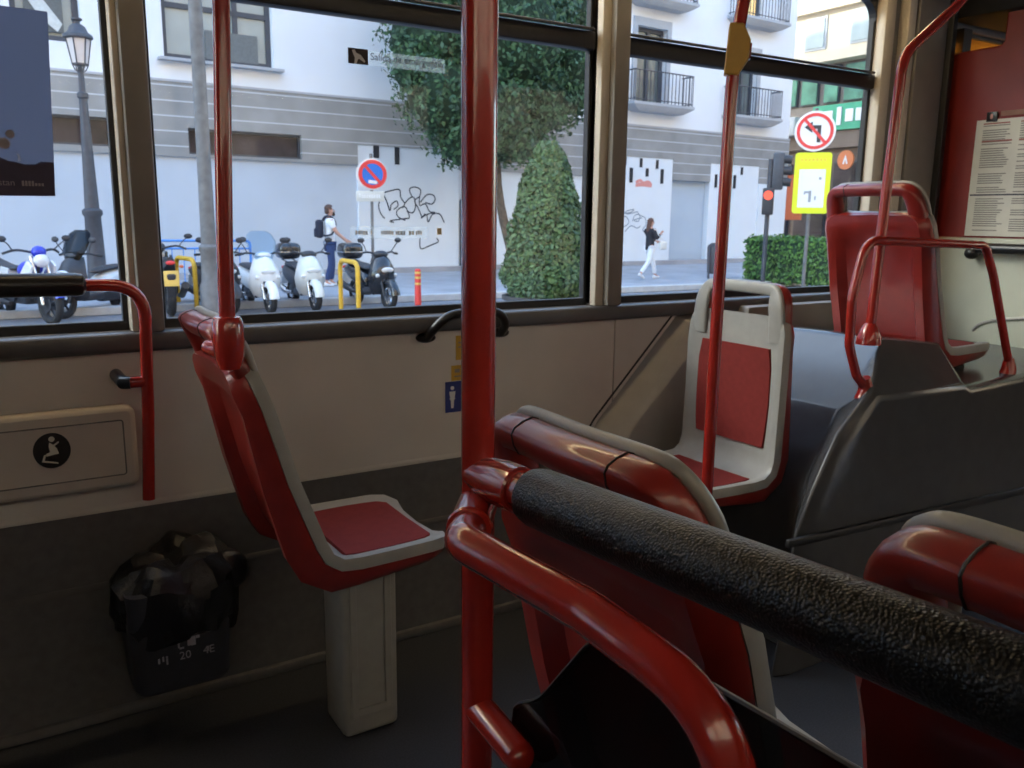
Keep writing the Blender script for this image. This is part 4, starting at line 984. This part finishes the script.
def scooter(label, loc, rz, body=WHITE, body2=None, dark=DPLAST, rim=CHROME, screen=None, box=None, group='parked scooters and motorbikes', seatm=DPLAST, accent=None, name='scooter'):
    body2 = body2 or body
    t = thing(name, label, 'scooter', loc, math.radians(rz), group); t.scale = (.93, .93, .93)
    wheel(t, 'front_wheel', .66, .265, rim); wheel(t, 'rear_wheel', -.62, .26, rim, .06)
    # rear bodywork
    rings = []
    for x, zb, zt, hw in ((-.98,.66,.74,.06),(-.90,.58,.80,.13),(-.70,.50,.80,.17),(-.40,.40,.76,.18),(-.10,.36,.70,.17),(.02,.34,.58,.14)):
        rings.append([Vector((x, y, z)) for y, z in ((-hw*.7,zt),(-hw,zt-.10),(-hw,zb+.06),(-hw*.6,zb),(hw*.6,zb),(hw,zb+.06),(hw,zt-.10),(hw*.7,zt))])
    MB().loft(rings).build('rear_fairing', body2, t, sub=1)
    rings = []
    for x, z, hw, h_ in ((-.86,.80,.09,.05),(-.70,.83,.14,.06),(-.40,.82,.155,.07),(-.12,.78,.14,.07),(.0,.73,.10,.05)):
        rings.append([Vector((x, y, zz)) for y, zz in ((-hw,z-h_),(-hw,z),(-hw*.6,z+.025),(hw*.6,z+.025),(hw,z),(hw,z-h_))])
    MB().loft(rings).build('saddle', seatm, t, sub=1)
    MB().box((.16,0,.33), (.46,.36,.12), bev=.04).build('footboard', dark, t)
    MB().box((-.35,0,.32), (.5,.20,.20), bev=.05).build('engine', dark, t)
    # leg shield / front fairing
    rings = []
    for x, z, hw, d in ((.38,.28,.17,.10),(.46,.42,.25,.13),(.52,.60,.285,.15),(.52,.76,.25,.16),(.45,.92,.18,.15),(.38,1.00,.13,.11)):
        rings.append([Vector((x+dx, y, z)) for y, dx in ((-hw,-d*.9),(-hw*.95,-d*.3),(-hw*.55,d*.5),(0,d*.8),(hw*.55,d*.5),(hw*.95,-d*.3),(hw,-d*.9),(hw*.6,-d*.75),(-hw*.6,-d*.75))])
    MB().loft(rings).build('front_fairing', body, t, ang=50)
    MB().ell((.622,0,.74), (.035,.13,.055), rot=(0,.35,0)).build('headlamp', LENS, t)
    MB().box((.618,0,.55), (.03,.20,.05), rot=(0,-.2,0), bev=.012).build('grille', dark, t)
    for sy in (-1, 1): MB().ell((.575,sy*.185,.64), (.03,.045,.035)).build('indicator', LENS, t)
    # fender + fork
    arc = [Vector((.66+.30*math.cos(a), 0, .265+.30*math.sin(a))) for a in [math.radians(d) for d in range(5, 176, 12)]]
    rings = []
    for p in arc:
        d = (p-Vector((.66,0,.265))).normalized()
        rings.append([p+Vector((0,y,0))+d*o for y, o in ((-.085,-.07),(-.075,-.01),(-.04,.02),(.04,.02),(.075,-.01),(.085,-.07),(.06,-.06),(.03,.0),(-.03,.0),(-.06,-.06))])
    MB().loft(rings).build('front_fender', body, t, ang=50)
    b = MB()
    for sy in (-1, 1): b.cyl((.66,sy*.10,.265), (.50,sy*.10,.70), .026, n=10)
    b.build('fork', CHROME if accent is None else dark, t)
    # handlebar and mirrors
    MB().tube(spline([(.24,-.36,1.03),(.32,-.25,1.06),(.37,0,1.02),(.32,.25,1.06),(.24,.36,1.03)], 4), .018, 8).build('handlebar', dark, t)
    MB().ell((.37,0,1.02), (.10,.15,.07)).build('dashboard', body if screen else dark, t)
    for sy in (-1, 1):
        g_ = MB().tube(spline([(.30,sy*.26,1.06),(.34,sy*.33,1.18),(.34,sy*.38,1.24)], 3), .009, 6).build('mirror_stalk', dark, t)
        MB().ell((.34,sy*.39,1.28), (.025,.075,.05)).build('mirror', dark if body is not WHITE else DPLAST, g_)
        MB().tube([(.24,sy*.36,1.03),(.21,sy*.45,1.02)], .022, 8).build('grip', RUBBER, t)
    if screen:
        rings = []
        for z, x, hw in ((.95,.49,.15),(1.10,.43,.24),(1.25,.36,.27),(1.38,.28,.22),(1.44,.24,.13)):
            a = [Vector((x-.10*(y/hw)**2*.8, y, z)) for y in [hw*(-1+k/4) for k in range(9)]]
            rings.append(a+[p+Vector((-.006,0,0)) for p in reversed(a)])
        MB().loft(rings).build('windscreen', screen, t, ang=60)
    if box:
        bx = MB().box((-.86,0,1.04), (.42,.44,.31), bev=.11, seg=4).build('top_box', box, t)
        MB().box((-.86,0,1.02), (.425,.445,.02), bev=.005).build('box_seam', CHROME, bx)
        MB().tube([(-.6,.1,.83),(-.95,.1,.88),(-.95,-.1,.88),(-.6,-.1,.83)], .014, 6).build('rack', dark, t)
    MB().tube([(-.15,-.17,.30),(-.35,-.22,.30),(-.40,-.22,.32),(-.85,-.24,.42),(-.90,-.24,.43)], [.03,.04,.06,.07,.04], 12).build('exhaust', CHROME if not accent else dark, t)
    MB().box((-1.02,0,.50), (.02,.20,.22), rot=(0,.25,0), bev=.004).build('number_plate', SIGN_WHITE, t)
    MB().ell((-1.0,0,.72), (.03,.10,.04)).build('tail_lamp', SIGN_RED, t)
    if accent:
        for sy in (-1, 1): MB().ell((-.62,sy*.165,.68), (.20,.02,.05), rot=(0,.1,0)).build('side_flash', accent, t)
    return t
scooter('white scooter with a clear windscreen, left of the grey and white one', (3.98, 14.50, ZR), -88, WHITE, screen=VIS)
scooter('grey and white scooter with a black top box, beside the man', (4.78, 14.55, ZR), -90, PWHITE, body2=DPLAST, box=BIKE_BLK)
scooter('black scooter with a black top box, right of the yellow hoop', (5.93, 14.25, ZR), -84, BIKE_BLK, box=BIKE_BLK, accent=BIKE_BLK)
scooter('dark scooter with gold wheel rims, mostly behind the slim seat pole', (3.36, 14.80, ZR), -80, DPLAST, rim=GOLD, accent=DPLAST)
scooter('grey scooter with white and pink tail and smoked windscreen, at the left lamp post', (1.52, 15.02, ZR), -140, DPLAST, body2=WHITE, rim=DPLAST, screen=VIS_D, accent=BIKE_RED)
scooter('dark scooter cut off by the left edge below the poster', (-.42, 15.0, ZR), -88, DPLAST, rim=CHROME, accent=DPLAST)

def motorbike(label, loc, rz, tank, trim_, plate=None):
    t = thing('motorbike', label, 'motorbike', loc, math.radians(rz), 'parked scooters and motorbikes')
    wheel(t, 'front_wheel', .70, .30, DPLAST, .055); wheel(t, 'rear_wheel', -.66, .30, DPLAST, .065)
    rings = []
    for x, zb, zt, hw in ((-.05,.70,.80,.08),(.05,.66,.88,.13),(.22,.66,.93,.15),(.38,.70,.90,.13),(.46,.76,.86,.08)):
        rings.append([Vector((x, y, z)) for y, z in ((-hw*.6,zt),(-hw,(zt+zb)/2),(-hw*.7,zb),(hw*.7,zb),(hw,(zt+zb)/2),(hw*.6,zt))])
    MB().loft(rings).build('tank', tank, t, sub=1)
    for sy in (-1, 1):
        MB().prism([(.15,.62),(.50,.92),(.62,.84),(.52,.60),(.30,.52)], (0,sy*.15,0), (1,0,0), (0,0,1), (0,sy,0), .04).build('side_cowl', trim_, t, bevel=.012)
    rings = []
    for x, z, hw in ((-.92,.96,.06),(-.70,.88,.11),(-.35,.80,.13),(-.05,.80,.10)):
        rings.append([Vector((x, y, zz)) for y, zz in ((-hw,z-.06),(-hw,z),(0,z+.03),(hw,z),(hw,z-.06))])
    MB().loft(rings).build('saddle', DPLAST, t, sub=1)
    MB().loft([[Vector((x, y, z)) for y, z in ((-hw,zt),(-hw,zb),(hw,zb),(hw,zt))] for x, zb, zt, hw in ((-.98,.84,.92,.05),(-.7,.72,.84,.10),(-.2,.66,.78,.12))]).build('tail_cowl', trim_ if not plate else tank, t, bevel=.01)
    b = MB().box((.05,0,.42), (.42,.28,.30), bev=.05).cyl((-.05,-.18,.42), (-.05,.18,.42), .12, n=16)
    b.tube([(-.2,0,.62),(.0,0,.30),(.3,0,.34),(.45,0,.85)], .03, 8).build('engine', DPLAST, t)
    b = MB()
    for sy in (-1, 1): b.cyl((.70,sy*.10,.30), (.46,sy*.10,.98), .027, n=10)
    b.build('fork', CHROME, t)
    arc = [math.radians(d) for d in range(20, 161, 14)]
    MB().loft([[Vector((.70+(.335+o)*math.cos(a), y, .30+(.335+o)*math.sin(a))) for y, o in ((-.07,-.03),(-.05,.01),(.05,.01),(.07,-.03),(.04,-.01),(-.04,-.01))] for a in arc]).build('front_fender', tank, t)
    MB().ell((.56,0,.92), (.08,.11,.10)).build('headlamp', LENS, t)
    MB().ell((.50,0,1.04), (.10,.10,.09)).build('nose_cowl', tank, t)
    MB().tube(spline([(.28,-.40,1.02),(.38,-.25,1.07),(.42,0,1.03),(.38,.25,1.07),(.28,.40,1.02)], 4), .018, 8).build('handlebar', DPLAST, t)
    for sy in (-1, 1):
        g_ = MB().tube(spline([(.36,sy*.30,1.07),(.42,sy*.38,1.16),(.42,sy*.44,1.20)], 3), .009, 6).build('mirror_stalk', DPLAST, t)
        MB().ell((.42,sy*.46,1.23), (.02,.07,.045)).build('mirror', DPLAST, g_)
    MB().tube([(-.05,-.20,.28),(-.3,-.22,.30),(-.85,-.22,.50)], [.03,.05,.06], 12).build('exhaust', DPLAST, t)
    MB().box((-1.0,0,.62), (.02,.22,.24), rot=(0,.25,0), bev=.004).build('number_plate', plate or SIGN_WHITE, t)
    MB().box((-.93,0,.50), (.12,.14,.40), bev=.03, rot=(0,-.25,0)).build('rear_fender', DPLAST, t)
    MB().ell((-.99,0,.86), (.03,.07,.035)).build('tail_lamp', SIGN_RED, t)
    for sy in (-1, 1): MB().ell((-.95,sy*.16,.80), (.03,.035,.025)).build('indicator', BANNER, t)
    return t
motorbike('blue and white motorbike below the dark poster', (.55, 14.55, ZR), -66, BIKE_BLUE, WHITE)
motorbike('motorbike with a yellow number plate seen from behind, right of the left window post', (2.58, 14.95, ZR), 86, DPLAST, DPLAST, PLATE_Y)

# ------------------------------------------------------------------ people
def skin_mesh(name, joints, edges, m, parent, sub=2):
    names = list(joints); idx = {k: i for i, k in enumerate(names)}
    me = bpy.data.meshes.new(name)
    me.from_pydata([joints[k][0] for k in names], [(idx[a], idx[b]) for a, b in edges], [])
    o = bpy.data.objects.new(name, me); COL.objects.link(o); o.parent = parent
    me.materials.append(m)
    md = o.modifiers.new('skin', 'SKIN'); md.use_smooth_shade = True
    sv = me.skin_vertices[0].data
    for i, k in enumerate(names):
        r_ = joints[k][1]; sv[i].radius = r_ if isinstance(r_, tuple) else (r_, r_)
        sv[i].use_root = (i == 0)
    s_ = o.modifiers.new('subdiv', 'SUBSURF'); s_.levels = sub; s_.render_levels = sub
    return o
def person(label, loc, rz, H, arms, legs, top, bottom, hair, long_hair, coat=False):
    """faces +x, feet on z=0; arms/legs: dicts of joint positions for sides l and r (y>0 is left)"""
    t = thing('person', label, 'person', loc, math.radians(rz))
    k = H/1.72
    J = {'pelvis': ((0,0,.93),(.10,.13)), 'waist': ((.0,0,1.08),(.085,.115)), 'chest': ((.0,0,1.28),(.10,.14)), 'upper': ((-.01,0,1.42),(.075,.11)), 'neck': ((.0,0,1.50),.048), 'jaw': ((.025,0,1.575),(.068,.060)), 'skull': ((.02,0,1.66),(.085,.072)), 'crown': ((.0,0,1.70),(.06,.055))}
    E_ = [('pelvis','waist'),('waist','chest'),('chest','upper'),('upper','neck'),('neck','jaw'),('jaw','skull'),('skull','crown')]
    hands = {}
    for s_, sy in (('l',1),('r',-1)):
        el, wr = Vector(arms[s_][0]), Vector(arms[s_][1])
        J['sh'+s_] = ((-.01,sy*.17,1.40),.056); J['el'+s_] = (tuple(el),.041); J['wr'+s_] = (tuple(wr),.027)
        d = (wr-el).normalized(); pm = wr+d*.055; J['pm'+s_] = (tuple(pm),(.022,.034))
        E_ += [('upper','sh'+s_),('sh'+s_,'el'+s_),('el'+s_,'wr'+s_),('wr'+s_,'pm'+s_)]
        side = d.cross(Vector((0,1,0)) if abs(d.y) < .8 else Vector((1,0,0))).normalized(); palm = d.cross(side)
        for f_ in range(4):
            off = side*(-.027+.018*f_); ln = (.066,.078,.074,.056)[f_]
            a_ = pm+off*.9+d*.035; b_ = a_+d*ln*.6-palm*.012*sy; c_ = b_+d*ln*.35-palm*.022*sy
            J['f%d%sa' % (f_,s_)] = (tuple(a_),.0095); J['f%d%sb' % (f_,s_)] = (tuple(b_),.009); J['f%d%sc' % (f_,s_)] = (tuple(c_),.008)
            E_ += [('pm'+s_,'f%d%sa' % (f_,s_)),('f%d%sa' % (f_,s_),'f%d%sb' % (f_,s_)),('f%d%sb' % (f_,s_),'f%d%sc' % (f_,s_))]
        a_ = pm-side*.040-d*.018; b_ = a_-side*.018+d*.036-palm*.012*sy
        J['t%sa' % s_] = (tuple(a_),.011); J['t%sb' % s_] = (tuple(b_),.0095); E_ += [('pm'+s_,'t%sa' % s_),('t%sa' % s_,'t%sb' % s_)]
        kn, an, to = legs[s_]
        J['hp'+s_] = ((0,sy*.095,.88),.088); J['kn'+s_] = (kn,.058); J['an'+s_] = (an,.040); J['to'+s_] = (to,(.030,.042))
        E_ += [('pelvis','hp'+s_),('hp'+s_,'kn'+s_),('kn'+s_,'an'+s_),('an'+s_,'to'+s_)]
    t.scale = (k,k,k)
    skin_mesh('body', J, E_, SKIN, t)
    def grow(keys, f_, add=0):
        out = {}
        for q in keys:
            p, r_ = J[q]; out[q] = (p, tuple(a*f_+add for a in r_) if isinstance(r_, tuple) else r_*f_+add)
        return out
    # top
    ks = ['waist','chest','upper','shl','shr']; es = [('waist','chest'),('chest','upper'),('upper','shl'),('upper','shr')]
    jj = grow(ks, 1.14, .022)
    jj['nape'] = ((-.005,0,1.468), (.085,.105)); es.append(('upper','nape'))
    for s_ in 'lr':
        a_, b_ = Vector(J['sh'+s_][0]), Vector(J['el'+s_][0])
        if coat:
            jj['el'+s_] = (tuple(b_), .062); w_ = Vector(J['wr'+s_][0]); jj['cuff'+s_] = (tuple(b_.lerp(w_,.9)), .044); es += [('sh'+s_,'el'+s_),('el'+s_,'cuff'+s_)]
        else:
            jj['sl'+s_] = (tuple(a_.lerp(b_,.62)), .066); es += [('sh'+s_,'sl'+s_)]
    jj['hem'] = ((0,0,.80 if coat else .90), (.175,.175) if coat else (.150,.150)); es.append(('hem','waist'))
    skin_mesh('jacket' if coat else 'tshirt', jj, es, top, t)
    ks = ['pelvis']; es = []
    jj = {'pelvis': (J['pelvis'][0], .120)}
    for s_ in 'lr':
        jj.update(grow(['hp'+s_,'kn'+s_], 1.10, .008)); a_ = Vector(J['kn'+s_][0]).lerp(Vector(J['an'+s_][0]), .92); jj['cf'+s_] = (tuple(a_), .062)
        es += [('pelvis','hp'+s_),('hp'+s_,'kn'+s_),('kn'+s_,'cf'+s_)]
    skin_mesh('trousers', jj, es, bottom, t)
    for s_ in 'lr':
        an, to = Vector(J['an'+s_][0]), Vector(J['to'+s_][0]); d = (to-an)
        hd = math.atan2(d.y, d.x); pt_ = -math.atan2(d.z+.06, math.hypot(d.x,d.y))
        m_ = MB().loft([[Vector((x, y*hw, z)) for y, z in ((-1,.0),(-1,.05*h_),(-.6,.10*h_),(.6,.10*h_),(1,.05*h_),(1,0))] for x, hw, h_ in ((-.09,.030,.8),(-.06,.040,1.1),(.02,.042,.95),(.10,.046,.65),(.15,.040,.5),(.17,.022,.35))])
        m_.xform(Matrix.Translation((an.x, an.y, an.z-.085)) @ Euler((0,pt_*.8,hd)).to_matrix().to_4x4()); m_.build('shoe', SHOE, t, sub=1)
    # hair and face
    hb = MB().ell((-.005,0,1.685), (.098,.085,.085), 20, 12)
    for v in hb.bm.verts:
        if v.co.x > .055 and v.co.z < 1.72: v.co.x = .04+(v.co.x-.055)*.3
    if long_hair:
        hb.loft([[Vector((x+rx*math.cos(a), ry*math.sin(a), z)) for a in [2*PI*q/16 for q in range(16)]] for z, x, rx, ry in ((1.70,-.035,.075,.082),(1.60,-.055,.060,.085),(1.50,-.075,.050,.085),(1.40,-.085,.040,.070),(1.34,-.085,.02,.04))])
    else:
        hb.ell((-.045,0,1.62), (.055,.075,.07), 14, 10)
    hb.build('hair', hair, t)
    b = MB().ell((.112,0,1.625), (.016,.012,.024), 10, 8)
    b.build('nose', SKIN, t)
    b = MB()
    for sy in (-1, 1): b.ell((.093,sy*.030,1.652), (.010,.014,.008), 10, 8)
    b.build('eyes', SIGN_BLK, t)
    MB().ell((.093,0,1.578), (.010,.024,.007), 10, 8).build('mouth', mat('lips', (.42,.14,.12), .5, noise=.05), t)
    b = MB()
    for sy in (-1, 1): b.ell((.0,sy*.080,1.635), (.018,.010,.030), 10, 8)
    b.build('ears', SKIN, t)
    return t
man = person('person in white t-shirt and navy jeans standing with an arm reaching forward', (6.34, 17.45, ZP-.0), -12, 1.66,
    {'l': ((.16,.20,1.17), (.36,.12,1.02)), 'r': ((.13,-.22,1.16), (.33,-.16,.99))},
    {'l': ((.06,.11,.49), (.02,.12,.09), (.13,.13,.035)), 'r': ((.0,-.10,.49), (-.12,-.11,.09), (.0,-.12,.035))}, TSHIRT, JEANS, HAIR, False)
man_b = MB().ell((.095,0,1.56), (.035,.05,.05), 12, 10).build('beard', mat('dark_beard', (.04,.025,.02), .8, noise=.2), man)
t = thing('backpack', 'dark backpack on the back of the person in white', 'backpack', (6.34, 17.45, ZP-.0), math.radians(-12))
MB().box((-.21,0,1.20), (.15,.27,.38), bev=.06, seg=4).build('pack', PACK, t)
MB().box((-.29,0,1.12), (.05,.20,.18), bev=.022, seg=3).build('pocket', PACK, t)
for sy in (-1, 1): MB().tube(spline([(-.14,sy*.10,1.36),(-.07,sy*.11,1.455),(.04,sy*.115,1.44),(.115,sy*.12,1.30),(.03,sy*.165,1.10),(-.14,sy*.13,1.06)], 4), .018, 6).build('strap', PACK, t)
woman = person('person in black jacket and white trousers walking past the white wall', (14.25, 16.39, ZP), -4, 1.47,
    {'l': ((.10,.21,1.18), (.30,.10,1.10)), 'r': ((.06,-.23,1.17), (.24,-.15,1.30))},
    {'l': ((.20,.09,.52), (.30,.09,.10), (.43,.10,.055)), 'r': ((-.10,-.09,.50), (-.38,-.10,.17), (-.29,-.10,.05))}, JACKET, WTROUS, HAIR2, True, True)
t = thing('handbag', 'cream shoulder bag held by the person in black', 'bag', (14.25, 16.39, ZP), math.radians(-4)); t.scale = (.855, .855, .855)
MB().box((.30,-.22,.98), (.26,.10,.24), bev=.04, seg=3).build('pouch', BAGW, t)
MB().tube(spline([(.20,-.22,1.08),(.16,-.22,1.25),(.05,-.20,1.42),(-.02,-.20,1.45),(.20,-.24,1.2),(.36,-.22,1.09)], 5), .010, 6).build('strap', BAGW, t)
